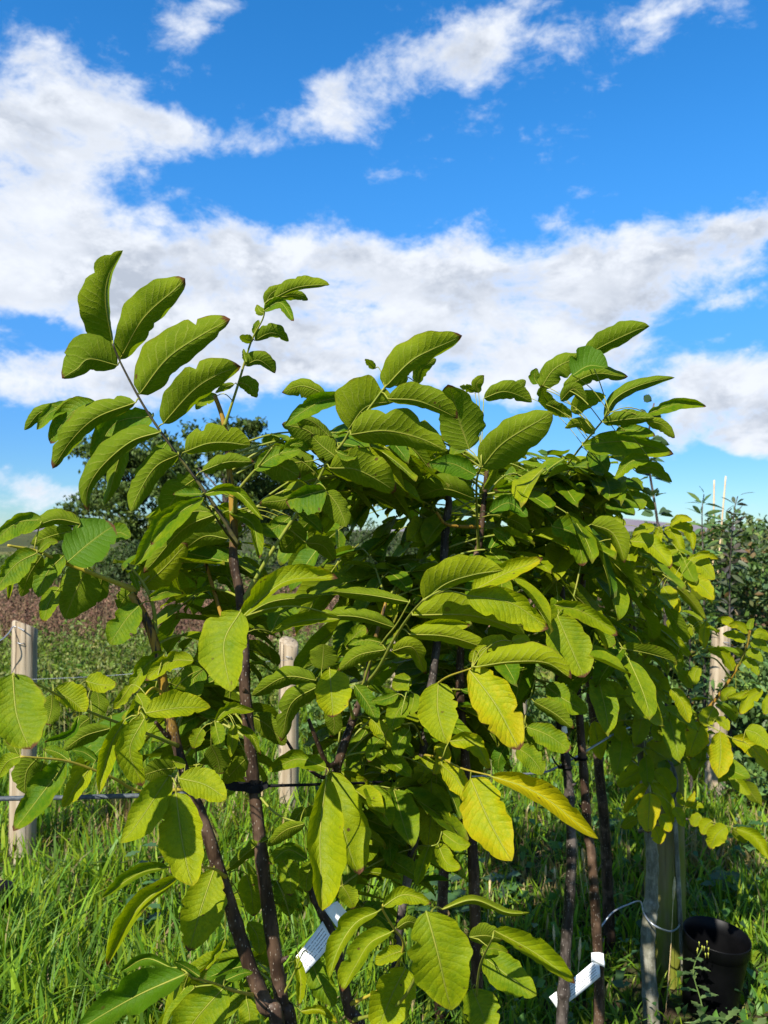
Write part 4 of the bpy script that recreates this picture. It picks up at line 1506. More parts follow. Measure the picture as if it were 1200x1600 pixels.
T['D'].compound(1.55, 1.32, None, [
    ([(642, 1060), (628, 1066), (613, 1077)], 15, 14, u, .3),
    ([(622, 1084), (602, 1092), (580, 1096)], 10, 8, u, .25),
    ([(640, 1092), (620, 1114), (611, 1142)], 17, 16, u, .28),
    ([(646, 1083), (645, 1100), (638, 1116)], 12, 12, u, .25),
    ([(600, 1150), (585, 1165), (575, 1190)], 12, 12, u, .2, .05),
    ([(640, 1140), (625, 1160), (618, 1185)], 14, 14, u, .2, .05),
], .0022)
# --- lower centre spray
T['C'].compound(1.36, 0.98, [(545, 1570), (600, 1540), (630, 1480), (615, 1450), (600, 1425), (598, 1414)], [
    ([(599, 1416), (632, 1398), (674, 1410)], 13, 15, u, .4, -.02),
    ([(591, 1424), (556, 1442), (530, 1480), (513, 1527)], 9, 23, u, .35, -.02),
    ([(612, 1456), (578, 1474), (555, 1510), (533, 1549)], 10, 24, u, .38, -.03),
    ([(620, 1450), (640, 1440), (666, 1452)], 9, 10, d, .35, .02),
    ([(633, 1484), (605, 1494), (587, 1507)], 12, 14, u, .55, .0),
    ([(634, 1512), (612, 1555), (588, 1616)], 36, 32, u, .55, -.06),
], .0028, 'stalk_yellow')
T['C'].compound(1.36, 0.86, [(550, 1595), (620, 1570), (660, 1500), (666, 1440)], [
    ([(666, 1424), (684, 1490), (704, 1579)], 50, 46, u, .48, -.03),
    ([(690, 1421), (740, 1406), (790, 1425), (827, 1429)], 8, 7, d, .4, .06),
], .0030)
T['E'].compound(1.64, 1.08, [(744, 1560), (750, 1510), (770, 1465)], [
    ([(772, 1454), (835, 1488), (899, 1536)], 23, 11, u, .48, .0),
    ([(733, 1464), (760, 1462), (786, 1469)], 19, 12, d, .1, .02),
    ([(757, 1496), (798, 1528), (838, 1556)], 28, 28, u, .22, .05),
    ([(738, 1545), (752, 1580), (764, 1620)], 30, 28, u, .30, .03),
    ([(750, 1490), (770, 1482), (795, 1490)], 10, 10, u, .2, .08),
], .0028)
# --- left lower: leaves of the leaning stem
T['A'].compound(1.24, 1.06, [(262, 1090), (240, 1075), (222, 1095), (216, 1118)], [
    ([(258, 1020), (225, 1043), (202, 1086)], 13, 14, u, .3, .02),
    ([(303, 1032), (265, 1034), (227, 1063)], 13, 15, u, .4, .0),
    ([(228, 1114), (280, 1106), (329, 1106)], 27, 14, u, .48, -.05),
    ([(214, 1084), (223, 1102), (217, 1126)], 13, 13, u, .35, -.03),
    ([(226, 1122), (203, 1172), (223, 1228)], 18, 24, u, .42, -.05),
    ([(196, 1124), (172, 1168), (154, 1240)], 14, 14, u, .5, -.02),
    ([(318, 1046), (302, 1064), (312, 1088)], 20, 20, u, .15, .04),
    ([(205, 1070), (195, 1085), (178, 1108)], 10, 9, u, .35, .02),
    ([(196, 1138), (192, 1142), (192, 1145)], 3, 3, u, .3, .0),
], .0026, 'stalk_yellow')
T['A'].compound(1.22, 0.84, [(278, 1165), (200, 1135), (135, 1110), (70, 1075), (22, 1055)], [
    ([(20, 1052), (26, 1115), (46, 1172)], 50, 44, u, .30, -.02),
    ([(84, 1078), (110, 1093), (134, 1113)], 27, 13, u, .45, .02),
    ([(133, 1064), (158, 1070), (183, 1070)], 18, 12, u, .62, .06),
    ([(150, 1076), (155, 1098), (152, 1122)], 15, 15, d, .0, .12),
    ([(82, 1086), (80, 1110), (74, 1133)], 15, 15, d, .0, .1),
    ([(124, 1120), (112, 1146), (69, 1159)], 5, 7, u, .05, .1),
    ([(172, 1138), (132, 1150), (98, 1173)], 13, 14, d, .0, .1),
    ([(140, 1122), (125, 1135), (118, 1160)], 14, 14, d, .0, .16),
], .0026, 'stalk')
T['A'].compound(1.22, 1.0, [(300, 1232), (222, 1237), (175, 1215), (107, 1190), (32, 1182)], [
    ([(103, 1192), (66, 1240), (21, 1299)], 20, 26, u, .18, -.02),
    ([(141, 1200), (118, 1230), (99, 1262)], 15, 15, u, .48, -.01),
    ([(58, 1185), (42, 1205), (38, 1240)], 20, 22, d, .0, .04),
    ([(32, 1182), (12, 1190), (-4, 1214)], 12, 12, u, .3, .0),
    ([(108, 1188), (90, 1176), (68, 1170)], 8, 10, u, .1, .04),
    ([(152, 1190), (132, 1176), (112, 1172)], 9, 9, u, .05, .05),
    ([(30, 1182), (20, 1165), (5, 1155)], 10, 10, d, .1, .06),
    ([(70, 1188), (60, 1215), (52, 1250)], 14, 14, d, .0, .08),
], .0030, 'stalk_yellow')
T['A'].compound(1.22, 1.04, [(300, 1228), (285, 1225), (275, 1228)], [
    ([(264, 1212), (225, 1272), (191, 1319)], 27, 23, u, .50, .0),
    ([(275, 1238), (284, 1310), (299, 1385)], 35, 36, u, .58, -.04),
    ([(280, 1216), (320, 1226), (354, 1248)], 25, 24, u, .56, -.06),
    ([(272, 1200), (250, 1203), (222, 1212)], 18, 18, d, .0, .08),
    ([(290, 1195), (270, 1190), (245, 1195)], 12, 10, u, .3, .05),
], .0024, 'stalk_yellow')
T['B'].compound(1.28, 1.14, [(386, 1105), (365, 1110), (345, 1122), (330, 1130)], [
    ([(336, 1126), (360, 1107), (397, 1112)], 9, 8, u, .35),
    ([(316, 1138), (308, 1152), (302, 1170)], 12, 12, u, .35),
    ([(336, 1128), (340, 1148), (346, 1171)], 12, 11, u, .35, -.02),
    ([(365, 1132), (363, 1158), (361, 1183)], 9, 9, u, .45, -.03),
    ([(368, 1132), (393, 1150), (406, 1179)], 7, 7, u, .35, -.03),
    ([(386, 1184), (366, 1204), (349, 1224)], 15, 15, d, .35, .03),
    ([(330, 1165), (340, 1185), (345, 1210)], 20, 20, d, .0, .05),
    ([(395, 1120), (420, 1135), (445, 1165)], 20, 18, d, .0, .05),
], .0024)
T['B'].compound(1.27, 1.2, [(398, 1235), (430, 1270), (470, 1287)], [
    ([(476, 1287), (445, 1298), (418, 1322)], 13, 11, d, .1),
    ([(480, 1342), (450, 1328), (420, 1350)], 14, 13, u, .1, .04),
    ([(478, 1262), (465, 1275), (455, 1292)], 10, 10, d, .05, .05),
    ([(440, 1340), (452, 1365), (455, 1400)], 16, 18, u, .3, .06),
    ([(420, 1310), (395, 1325), (352, 1362)], 10, 11, d, .1, .04),
    ([(490, 1345), (480, 1370), (478, 1395)], 14, 14, u, .25, .1),
], .0024)
T['A'].compound(1.22, 1.06, [(352, 1370), (335, 1358), (300, 1354), (262, 1355)], [
    ([(262, 1355), (215, 1366), (159, 1403)], 6, 15, u, .3, -.01),
    ([(277, 1371), (215, 1420), (164, 1508)], 9, 19, u, .4, .0),
    ([(335, 1357), (314, 1420), (295, 1487)], 35, 30, u, .4, .02),
    ([(385, 1366), (393, 1395), (396, 1432)], 24, 20, u, .42, .05),
    ([(388, 1440), (402, 1462), (406, 1492)], 15, 13, u, .4, .05),
    ([(352, 1468), (338, 1490), (320, 1516)], 6, 6, u, .35, .05),
], .0026, 'stalk_yellow')
T['A'].compound(1.22, 0.98, [(400, 1555), (365, 1548), (330, 1535), (300, 1528)], [
    ([(290, 1522), (210, 1558), (116, 1612)], 24, 34, u, -.12, -.03),
    ([(350, 1543), (308, 1590), (268, 1650)], 36, 34, u, .22, -.03),
    ([(268, 1512), (228, 1498), (188, 1520)], 10, 9, u, -.1, .03),
    ([(312, 1526), (292, 1512), (272, 1502)], 9, 9, u, .0, .0),
    ([(385, 1560), (390, 1590), (388, 1625)], 16, 16, u, .4, .04),
    ([(352, 1532), (375, 1522), (395, 1518)], 9, 8, u, -.05, .04),
], .0026, 'stalk_yellow')
T['B'].compound(1.25, 1.22, [(440, 1560), (455, 1530), (468, 1500)], [
    ([(462, 1496), (470, 1530), (468, 1572)], 9, 8, u, .55),
    ([(484, 1496), (500, 1535), (524, 1572)], 22, 20, u, .15, .08),
    ([(470, 1580), (500, 1578), (528, 1598)], 7, 7, u, .6, .0),
    ([(432, 1376), (445, 1400), (452, 1432)], 18, 16, u, .3, .1),
], .0024)
# --- top of the centre right sapling
T['E'].compound(1.62, 1.36, [(748, 862), (745, 800), (745, 752), (752, 728)], [
    ([(733, 702), (717, 655), (702, 600)], 34, 38, d, -.05),
    ([(752, 731), (789, 690), (864, 645)], 29, 36, d, .12, -.03),
    ([(744, 743), (705, 724), (667, 727)], 18, 15, u, -.1, -.04),
    ([(742, 779), (693, 764), (647, 779)], 11, 23, d, .0, -.03),
    ([(756, 622), (790, 612), (832, 627)], 18, 12, d, .18, .06),
    ([(748, 614), (745, 600), (757, 587)], 9, 9, d, .3, .08),
    ([(742, 612), (730, 606), (718, 604)], 6, 6, d, .35, .09),
    ([(764, 801), (795, 786), (825, 807)], 14, 12, u, -.05, .0),
    ([(795, 810), (812, 818), (828, 832)], 15, 14, d, .1, .03),
    ([(771, 826), (788, 838), (807, 854)], 9, 10, u, .15, -.02),
    ([(706, 862), (715, 848), (732, 842)], 10, 12, u, .15, .05),
    ([(757, 765), (770, 745), (778, 725)], 6, 6, d, .45, .0),
    ([(700, 745), (680, 760), (665, 768)], 12, 12, u, .05, .06),
], .0034, 'stalk')
T['H'].compound(1.88, 1.42, [(930, 800), (860, 768), (895, 715), (927, 675), (952, 645)], [
    ([(914, 556), (955, 534), (1014, 507)], 24, 12, d, .1, .06),
    ([(894, 587), (920, 572), (950, 575)], 30, 5, u, -.25, .0),
    ([(880, 607), (930, 584), (981, 591)], 15, 12, d, .1, .03),
    ([(845, 607), (868, 575), (910, 556)], 17, 22, d, .12, .05),
    ([(876, 626), (897, 608), (917, 630)], 12, 10, d, -.1, .0),
    ([(893, 644), (915, 626), (947, 619)], 15, 14, d, .55, .04),
    ([(853, 632), (872, 640), (894, 652)], 12, 10, d, .15, .0),
    ([(929, 678), (905, 661), (882, 669)], 9, 10, d, .6, .03),
    ([(944, 652), (962, 622), (1000, 602), (1054, 588)], 11, 9, d, -.05, -.02),
    ([(942, 660), (980, 655), (1023, 651)], 15, 10, d, -.12, -.03),
    ([(1012, 646), (1060, 631), (1104, 633)], 10, 10, u, .25, .04),
    ([(1010, 657), (1035, 664), (1055, 684)], 9, 11, d, .45, .03),
    ([(910, 696), (980, 690), (1053, 709)], 17, 22, u, .15, -.05),
    ([(962, 674), (990, 672), (1024, 681)], 10, 9, u, .1, .02),
    ([(918, 706), (935, 718), (950, 738)], 19, 17, u, .08, .0),
    ([(893, 748), (850, 751), (771, 767)], 9, 10, u, .12, -.05),
    ([(882, 752), (930, 744), (984, 771)], 14, 18, u, .18, -.05),
    ([(1015, 717), (985, 722), (961, 749)], 11, 11, u, .2, .03),
    ([(992, 736), (1020, 731), (1050, 754)], 10, 10, u, .3, .03),
    ([(985, 748), (995, 756), (1004, 767)], 9, 8, d, .0, .04),
    ([(838, 792), (872, 776), (911, 816)], 17, 24, u, .22, -.06),
    ([(905, 781), (950, 769), (1009, 796)], 14, 12, u, .0, .0),
    ([(945, 790), (970, 790), (992, 805)], 12, 11, u, .1, .02),
    ([(840, 600), (835, 590), (838, 575)], 9, 9, u, .0, .08),
    ([(815, 618), (812, 603), (822, 595)], 9, 10, d, .15, .06),
    ([(868, 640), (850, 620), (845, 602)], 12, 12, d, .15, .02),
], .0034, 'stalk')
T['H'].compound(1.88, 1.58, None, [
    ([(862, 822), (897, 836), (913, 884)], 24, 20, u, .25, -.04),
    ([(924, 819), (958, 834), (978, 879)], 22, 10, d, .35, .0),
    ([(983, 845), (1018, 852), (1050, 886)], 17, 12, u, .5, .0),
    ([(866, 945), (912, 957), (966, 991)], 14, 14, u, .32, -.06),
    ([(871, 962), (890, 1007), (912, 1059)], 33, 32, u, .32, -.12),
    ([(862, 948), (855, 965), (850, 985)], 10, 10, u, .25, .0),
    ([(930, 985), (950, 1000), (960, 1010)], 12, 12, u, .3, .05),
], .003)
T['G'].compound(1.82, 1.60, None, [
    ([(853, 1071), (880, 1092), (919, 1113)], 20, 18, u, .1),
    ([(834, 1096), (868, 1116), (896, 1139)], 18, 9, d, .15, -.03),
    ([(823, 1136), (855, 1148), (891, 1173)], 18, 20, u, .2, -.04),
    ([(808, 1168), (830, 1184), (849, 1209)], 18, 18, u, .2, -.02),
    ([(836, 1062), (820, 1075), (808, 1092)], 12, 12, u, .15, .03),
    ([(790, 1165), (780, 1185), (778, 1205)], 14, 14, u, .05, .08),
], .003)
# --- smaller leaved tree at the right
F = T['F']
F.compound(2.36, 2.1, [(984, 960), (990, 910), (1010, 870), (1035, 822)], [
    ([(978, 820), (960, 813), (941, 822)], 8, 8, u, .45),
    ([(1023, 823), (1003, 828), (987, 843)], 9, 9, u, .6),
    ([(1030, 822), (1026, 842), (1027, 863)], 9, 8, u, .75),
    ([(1038, 825), (1055, 838), (1068, 871)], 10, 9, u, .45),
    ([(1046, 820), (1074, 826), (1085, 861)], 10, 9, u, .5),
    ([(1048, 818), (1064, 810), (1082, 813)], 7, 6, u, .75),
    ([(985, 850), (970, 860), (955, 880)], 12, 12, u, .4, .04),
])
F.compound(2.36, 1.95, [(978, 930), (985, 890), (1020, 890), (1078, 925)], [
    ([(980, 880), (1000, 898), (1026, 912)], 18, 24, u, .55),
    ([(950, 880), (970, 898), (955, 927)], 16, 14, u, .55),
    ([(1050, 880), (1068, 893), (1089, 910)], 20, 19, u, .68),
    ([(1075, 905), (1096, 915), (1116, 937)], 14, 13, u, .7),
    ([(1026, 922), (1014, 938), (1021, 957)], 11, 11, u, .75),
    ([(1036, 917), (1046, 934), (1047, 956)], 14, 14, u, .65, -.03),
    ([(1018, 890), (1050, 899), (1079, 927)], 8, 8, d, .35, -.05),
    ([(1058, 918), (1080, 938), (1103, 969)], 9, 9, d, .5, -.02),
    ([(1073, 875), (1094, 882), (1116, 906)], 14, 13, u, .5),
    ([(1084, 871), (1103, 866), (1124, 873)], 6, 6, u, .75),
    ([(1052, 925), (1056, 945), (1060, 960)], 8, 8, u, .85, .03),
])
F.compound(2.36, 1.90, [(986, 985), (985, 965), (940, 957), (1000, 966), (1040, 990), (1062, 1012)], [
    ([(1003, 972), (1045, 994), (1081, 1029)], 11, 10, u, .45),
    ([(1003, 985), (1040, 1008), (1069, 1042)], 15, 13, u, .32),
    ([(985, 985), (1010, 1008), (1039, 1041)], 11, 10, u, .15, .03),
    ([(1004, 1040), (1024, 1066), (1048, 1102)], 19, 12, u, .45, -.05),
    ([(1048, 1076), (1066, 1098), (1076, 1130)], 12, 11, u, .65),
    ([(972, 1024), (988, 1038), (1003, 1051)], 16, 14, u, .3),
    ([(958, 1024), (957, 1036), (954, 1050)], 10, 10, u, .3),
    ([(968, 995), (950, 1005), (940, 1022)], 10, 10, u, .3, .05),
])
F.compound(2.36, 1.98, [(1000, 1140), (1050, 1125), (1097, 1130), (1143, 1153), (1165, 1160)], [
    ([(1097, 1128), (1086, 1154), (1075, 1185)], 21, 19, u, .72, -.03),
    ([(1125, 1143), (1126, 1178), (1121, 1216)], 19, 19, u, .75, -.04),
    ([(1143, 1153), (1176, 1168), (1207, 1207)], 15, 13, u, .75),
    ([(1165, 1140), (1185, 1148), (1204, 1170)], 14, 14, u, .45),
    ([(1116, 1104), (1108, 1118), (1098, 1134)], 15, 15, u, .5, .02),
    ([(1070, 1122), (1060, 1135), (1056, 1154)], 15, 15, u, .55),
    ([(1078, 1160), (1082, 1190), (1086, 1220)], 10, 12, u, .45, .03),
    ([(1120, 1120), (1132, 1130), (1138, 1142)], 8, 8, u, .5),
])
F.compound(2.36, 2.0, [(1005, 1170), (1012, 1185), (1014, 1222), (1015, 1238)], [
    ([(1010, 1162), (1030, 1180), (1054, 1192)], 25, 21, u, .55, -.02),
    ([(1008, 1200), (985, 1213), (963, 1229)], 15, 14, u, .45),
    ([(1022, 1205), (1042, 1218), (1051, 1241)], 14, 12, u, .5),
    ([(1012, 1223), (994, 1240), (975, 1272)], 10, 9, u, .72),
    ([(1018, 1223), (1037, 1244), (1053, 1286)], 11, 10, u, .55),
    ([(1015, 1239), (1014, 1270), (1012, 1302)], 18, 18, u, .75, -.05),
    ([(1022, 1292), (1028, 1304), (1031, 1320)], 12, 11, u, .75),
    ([(1030, 1274), (1040, 1286), (1046, 1301)], 11, 10, u, .65),
    ([(1052, 1262), (1062, 1274), (1069, 1292)], 9, 9, u, .6),
    ([(996, 1280), (985, 1284), (971, 1294)], 10, 9, d, .3, .05),
    ([(985, 1178), (978, 1188), (975, 1200)], 9, 9, u, .3, .05),
])
F.compound(2.2, 2.02, [(1075, 1280), (1100, 1282), (1150, 1294)], [
    ([(1136, 1292), (1120, 1304), (1110, 1327)], 17, 16, u, .6, -.03),
    ([(1113, 1282), (1104, 1290), (1096, 1304)], 12, 12, u, .55),
    ([(1096, 1274), (1088, 1280), (1081, 1291)], 10, 10, u, .5),
    ([(1150, 1295), (1178, 1308), (1204, 1344)], 11, 10, u, .55),
    ([(1144, 1296), (1156, 1304), (1166, 1318)], 10, 10, d, .5, .03),
    ([(1072, 1262), (1080, 1250), (1086, 1236)], 6, 6, u, .75),
    ([(1070, 1258), (1062, 1248), (1060, 1236)], 6, 6, u, .6),
    ([(1078, 1262), (1090, 1258), (1100, 1262)], 5, 5, u, .5),
], .002, 'stalk', True)
F.compound(2.2, 2.12, [(1150, 1048), (1163, 1020), (1172, 985)], [
    ([(1146, 1048), (1130, 1022), (1105, 1017)], 9, 10, u, .65),
    ([(1165, 1003), (1148, 992), (1129, 991)], 8, 8, u, .45),
    ([(1168, 990), (1156, 977), (1139, 975)], 7, 7, u, .5),
    ([(1175, 993), (1190, 990), (1202, 1000)], 8, 8, u, .35),
    ([(1172, 1005), (1188, 1006), (1202, 1019)], 8, 8, u, .35),
    ([(1165, 1018), (1180, 1022), (1192, 1034)], 8, 8, u, .4),
    ([(1160, 1030), (1176, 1040), (1186, 1056)], 8, 8, u, .4),
    ([(1172, 984), (1172, 975), (1178, 966)], 6, 6, u, .3),
    ([(1150, 1078), (1138, 1082), (1127, 1096)], 9, 9, u, .4),
    ([(1170, 1080), (1154, 1088), (1136, 1091)], 7, 7, u, .6),
    ([(1192, 1078), (1172, 1092), (1156, 1117)], 11, 11, u, .5),
    ([(1202, 1084), (1200, 1100), (1194, 1117)], 9, 9, u, .45),
    ([(1150, 1040), (1138, 1036), (1128, 1030)], 7, 7, u, .4, .03),
], .002, 'stalk', True)
F.compound(2.3, 2.12, None, [
    ([(1103, 970), (1100, 990), (1100, 1014)], 9, 8, u, .7),
    ([(1078, 975), (1074, 990), (1069, 1004)], 10, 9, u, .5),
    ([(1120, 969), (1136, 970), (1153, 981)], 7, 7, u, .6),
    ([(1060, 985), (1050, 975), (1046, 962)], 9, 9, u, .45),
    ([(1092, 1040), (1085, 1055), (1084, 1072)], 10, 10, u, .4, .04),
    ([(1060, 1050), (1072, 1060), (1082, 1076)], 11, 10, u, .35, .05),
])
F.compound(2.36, 2.05, None, [
    ([(955, 1124), (966, 1138), (973, 1158)], 13, 12, u, .4),
    ([(928, 1127), (934, 1158), (940, 1187)], 14, 13, u, .65),
    ([(917, 1127), (914, 1146), (914, 1168)], 6, 6, u, .6),
    ([(940, 1095), (952, 1085), (968, 1084)], 9, 9, u, .3, .04),
    ([(985, 1090), (995, 1105), (998, 1125)], 12, 12, u, .35, .04),
    ([(1040, 1120), (1030, 1140), (1026, 1160)], 12, 12, u, .3, .06),
])

# ------------------------------------------------------------------ inner foliage: compound leaves all round each stem
VAR = []
for k_ in range(8):
    rg = np.random.default_rng(100 + k_)
    nt, ns = 16, 4
    tl = np.linspace(0, 1, nt)
    pr = profile(tl, rg.uniform(.5, .64), rg.uniform(.6, .78))
    vs, uv = [], []
    curl = rg.uniform(.05, .35)
    foldv = rg.uniform(.1, .55)
    ph = rg.uniform(0, 6, 3)
    for j in range(-ns, ns + 1):
        s = j / ns
        for i, t_ in enumerate(tl):
            x = s * 0.235 * pr[i] * (1 + .05 * math.sin(t_ * 19 + ph[0] + s)) + .05 * math.sin(t_ * 2.5 + ph[1]) * t_
            z = -curl * t_ * t_ + .05 * math.sin(t_ * 6 + ph[2]) * s + foldv * abs(s) ** 1.2 * .235 * pr[i] + .03 * math.sin(t_ * 9 + ph[2] + np.sign(s)) * s * s
            vs.append((x, t_, z))
            uv.append((s * .5 + .5, t_))
    fs = []
    for j in range(2 * ns):
        for i in range(nt - 1):
            a = j * nt + i
            fs.append((a, a + nt, a + nt + 1, a + 1))
    mb = MB()
    mb.add(vs, fs, uv, 0)
    rib = [(0, -0.06, 0.01)] + [vs[ns * nt + i] for i in range(nt - 2)]
    mb.tube(np.array(rib), np.linspace(.012, .004, len(rib)), 5, 1)
    tmp = mb.build('leaflet', [M['leaf'], M['vein']], None, None, True, {'tint': float(rg.uniform(-.1, .45)), 'brown': .4})
    VAR.append(tmp.data)
    bpy.data.objects.remove(tmp)
VAR_S = []
for me in VAR:
    m2 = me.copy()
    m2.materials[0] = M['leaf_small']
    VAR_S.append(m2)

# where foliage stands; a compound leaf that would stick out of it is not grown
CROWN = [(432, 660), (520, 655), (600, 650), (720, 640), (770, 628), (860, 640), (950, 672), (1020, 740), (1010, 800), (1050, 850), (1088, 900),
         (1100, 980), (1070, 1060), (1050, 1150), (1040, 1260), (990, 1290), (965, 1190), (925, 1120), (905, 1080), (850, 1170), (815, 1220),
         (765, 1400), (720, 1460), (650, 1490), (600, 1560), (500, 1570), (455, 1500), (440, 1340), (480, 1250), (455, 1120), (430, 1040), (440, 930), (420, 830), (425, 740)]


CROWN_F = [(930, 790), (1060, 805), (1110, 880), (1130, 970), (1192, 1000), (1198, 1180), (1195, 1335), (1100, 1335), (1040, 1320), (985, 1300), (930, 1150), (925, 950)]
CROWN_L = [(60, 810), (200, 780), (280, 750), (420, 750), (475, 900), (470, 1000), (440, 1130), (425, 1235), (350, 1260), (300, 1215), (190, 1260), (30, 1250), (0, 1150), (180, 1110), (235, 1000), (190, 965), (100, 965), (30, 930)]
CROWN_LL = [(150, 1340), (300, 1300), (470, 1280), (480, 1420), (460, 1600), (420, 1700), (200, 1700), (110, 1600)]


def inside(x, y, poly=CROWN):
    c_ = False
    n_ = len(poly)
    for i in range(n_):
        x1, y1 = poly[i]
        x2, y2 = poly[(i + 1) % n_]
        if (y1 > y) != (y2 > y) and x < (x2 - x1) * (y - y1) / (y2 - y1) + x1:
            c_ = not c_
    return c_


def grow(tree, count, lo, hi, L=(.18, .34), ll=(.095, .155), seed=1, small=False, mind=1.36, tries=60, poly=CROWN):
    rg = np.random.default_rng(seed)
    path = tree.path
    made = 0
    for att in range(count * tries):
        if made >= count:
            break
        z = rg.uniform(lo, hi)
        i = int(np.argmin(np.abs(path[:, 2] - z)))
        st = path[i]
        az = rg.uniform(0, 2 * math.pi)
        el = rg.uniform(.05, .8)
        ln = rg.uniform(*L)
        dr = np.array([math.cos(az) * math.cos(el), math.sin(az) * math.cos(el), math.sin(el)])
        tq = np.linspace(0, 1, 18)[:, None]
        pth = st + dr * ln * tq - np.array([0, 0, 1.0]) * (ln * rg.uniform(.25, .6)) * tq ** 2
        tg = np.gradient(pth, axis=0)
        tg /= np.linalg.norm(tg, axis=1)[:, None]
        specs = []
        npair = rg.integers(2, 4)
        lsc = rg.uniform(*ll)
        for q in range(npair):
            u_ = .38 + .52 * q / max(npair - 1, 1)
            j = int(u_ * 17)
            side = np.cross(tg[j], [0, 0, 1.0])
            side /= np.linalg.norm(side) + 1e-9
            for sg in (-1, 1):
                v_ = side * sg * rg.uniform(.75, 1.0) + tg[j] * rg.uniform(.3, .6) + np.array([0, 0, rg.uniform(-.55, .1)])
                specs.append((pth[j], v_, lsc * rg.uniform(.75, 1.0) * (.75 + .25 * u_)))
        specs.append((pth[-1], tg[-1] + np.array([0, 0, rg.uniform(-.5, 0)]), lsc * rg.uniform(1.0, 1.25)))
        ok = True
        for p, v_, l_ in specs:
            v_ = v_ / np.linalg.norm(v_)
            for q in (p, p + v_ * l_, p + v_ * l_ * .5 + np.array([0, 0, .03])):
                x, y, dd = proj(q)
                if not inside(x, y, poly) or dd < mind:
                    ok = False
                    break
            if not ok:
                break
        if not ok:
            continue
        made += 1
        mb = MB()
        mb.tube(pth, np.linspace(.0022, .0010, 18), 6)
        stk = mb.build('leaf_stalk', M['stalk'], tree.root, tree.base)
        for p, v_, l_ in specs:
            yv = Vector(v_).normalized()
            upv = Vector((rg.normal(0, .35), rg.normal(0, .35), 1.0))
            xv = yv.cross(upv).normalized()
            zv = xv.cross(yv).normalized()
            mt = Matrix((xv, yv, zv)).transposed().to_4x4()
            o = bpy.data.objects.new('leaflet', (VAR_S if small else VAR)[rg.integers(0, 8)])
            COL.objects.link(o)
            o.parent = stk
            o.matrix_basis = Matrix.Translation(Vector(p) - tree.base) @ mt @ Matrix.Diagonal((l_, l_, l_, 1))


grow(T['C'], 15, .75, 1.55, seed=21)
grow(T['D'], 18, .8, 1.62, seed=22, mind=1.38)
grow(T['E'], 24, .75, 1.66, seed=23, mind=1.40)
grow(T['G'], 20, 1.0, 1.62, seed=24, mind=1.5)
grow(T['H'], 18, 1.05, 1.6, seed=25, mind=1.5)
grow(T['F'], 34, .7, 1.55, (.25, .55), (.07, .115), seed=26, small=True, mind=1.95, poly=CROWN_F)
grow(T['C'], 12, .5, 1.1, (.16, .32), (.09, .14), seed=41, mind=1.28)
grow(T['D'], 12, .55, 1.2, (.16, .32), (.09, .14), seed=42, mind=1.30)
grow(T['A'], 9, .95, 1.5, (.16, .32), (.09, .14), seed=43, mind=1.20, poly=CROWN_L)
grow(T['B'], 15, 1.05, 1.66, (.16, .34), (.09, .15), seed=44, mind=1.24, poly=CROWN_L)
grow(T['B'], 4, .6, 1.0, (.16, .3), (.09, .13), seed=45, mind=1.24, poly=CROWN_LL)

CROWN_T = [(422, 655), (520, 645), (615, 615), (720, 612), (765, 615), (775, 760), (640, 810), (430, 860)]
CROWN_R = [(755, 612), (880, 600), (985, 625), (1045, 690), (1045, 780), (1000, 815), (850, 810), (755, 730)]
grow(T['B'], 12, 1.45, 1.72, (.22, .42), (.08, .13), seed=51, mind=1.24, poly=CROWN_T, tries=150)
grow(T['D'], 9, 1.35, 1.6, (.18, .34), (.08, .13), seed=52, mind=1.34, poly=CROWN_T, tries=150)
grow(T['E'], 10, 1.45, 1.66, (.18, .34), (.08, .13), seed=53, mind=1.38, poly=CROWN_T, tries=150)
grow(T['H'], 14, 1.4, 1.6, (.2, .4), (.08, .13), seed=54, mind=1.48, poly=CROWN_R, tries=150)
grow(T['G'], 10, 1.4, 1.6, (.2, .36), (.08, .13), seed=55, mind=1.48, poly=CROWN_R, tries=150)

# two more potted walnuts of the row behind fill the middle of the crown
T['I'] = Tree('I', 'walnut_tree', 'walnut sapling of the back row, hidden in the shade of the centre foliage',
              [(690, 1480, 2.25), (700, 1250, 2.25), (720, 1050, 2.25), (740, 900, 2.25), (735, 800, 2.25), (720, 720, 2.25)],
              [.016, .014, .012, .010, .007, .004], 'bark', age=(1.3, 2.2))
T['J'] = Tree('J', 'walnut_tree', 'dark stemmed walnut of the back row, in deep shade left of the pale trunk',
              [(950, 1420, 2.75), (940, 1250, 2.75), (925, 1100, 2.75), (905, 950, 2.75), (890, 850, 2.75), (880, 760, 2.75)],
              [.020, .018, .015, .012, .008, .004], 'bark', age=(1.6, 2.4))
grow(T['I'], 34, .75, 1.75, (.25, .5), (.11, .17), seed=31, mind=1.7)
grow(T['J'], 30, 1.0, 1.7, (.3, .5), (.10, .15), seed=32, mind=2.2)

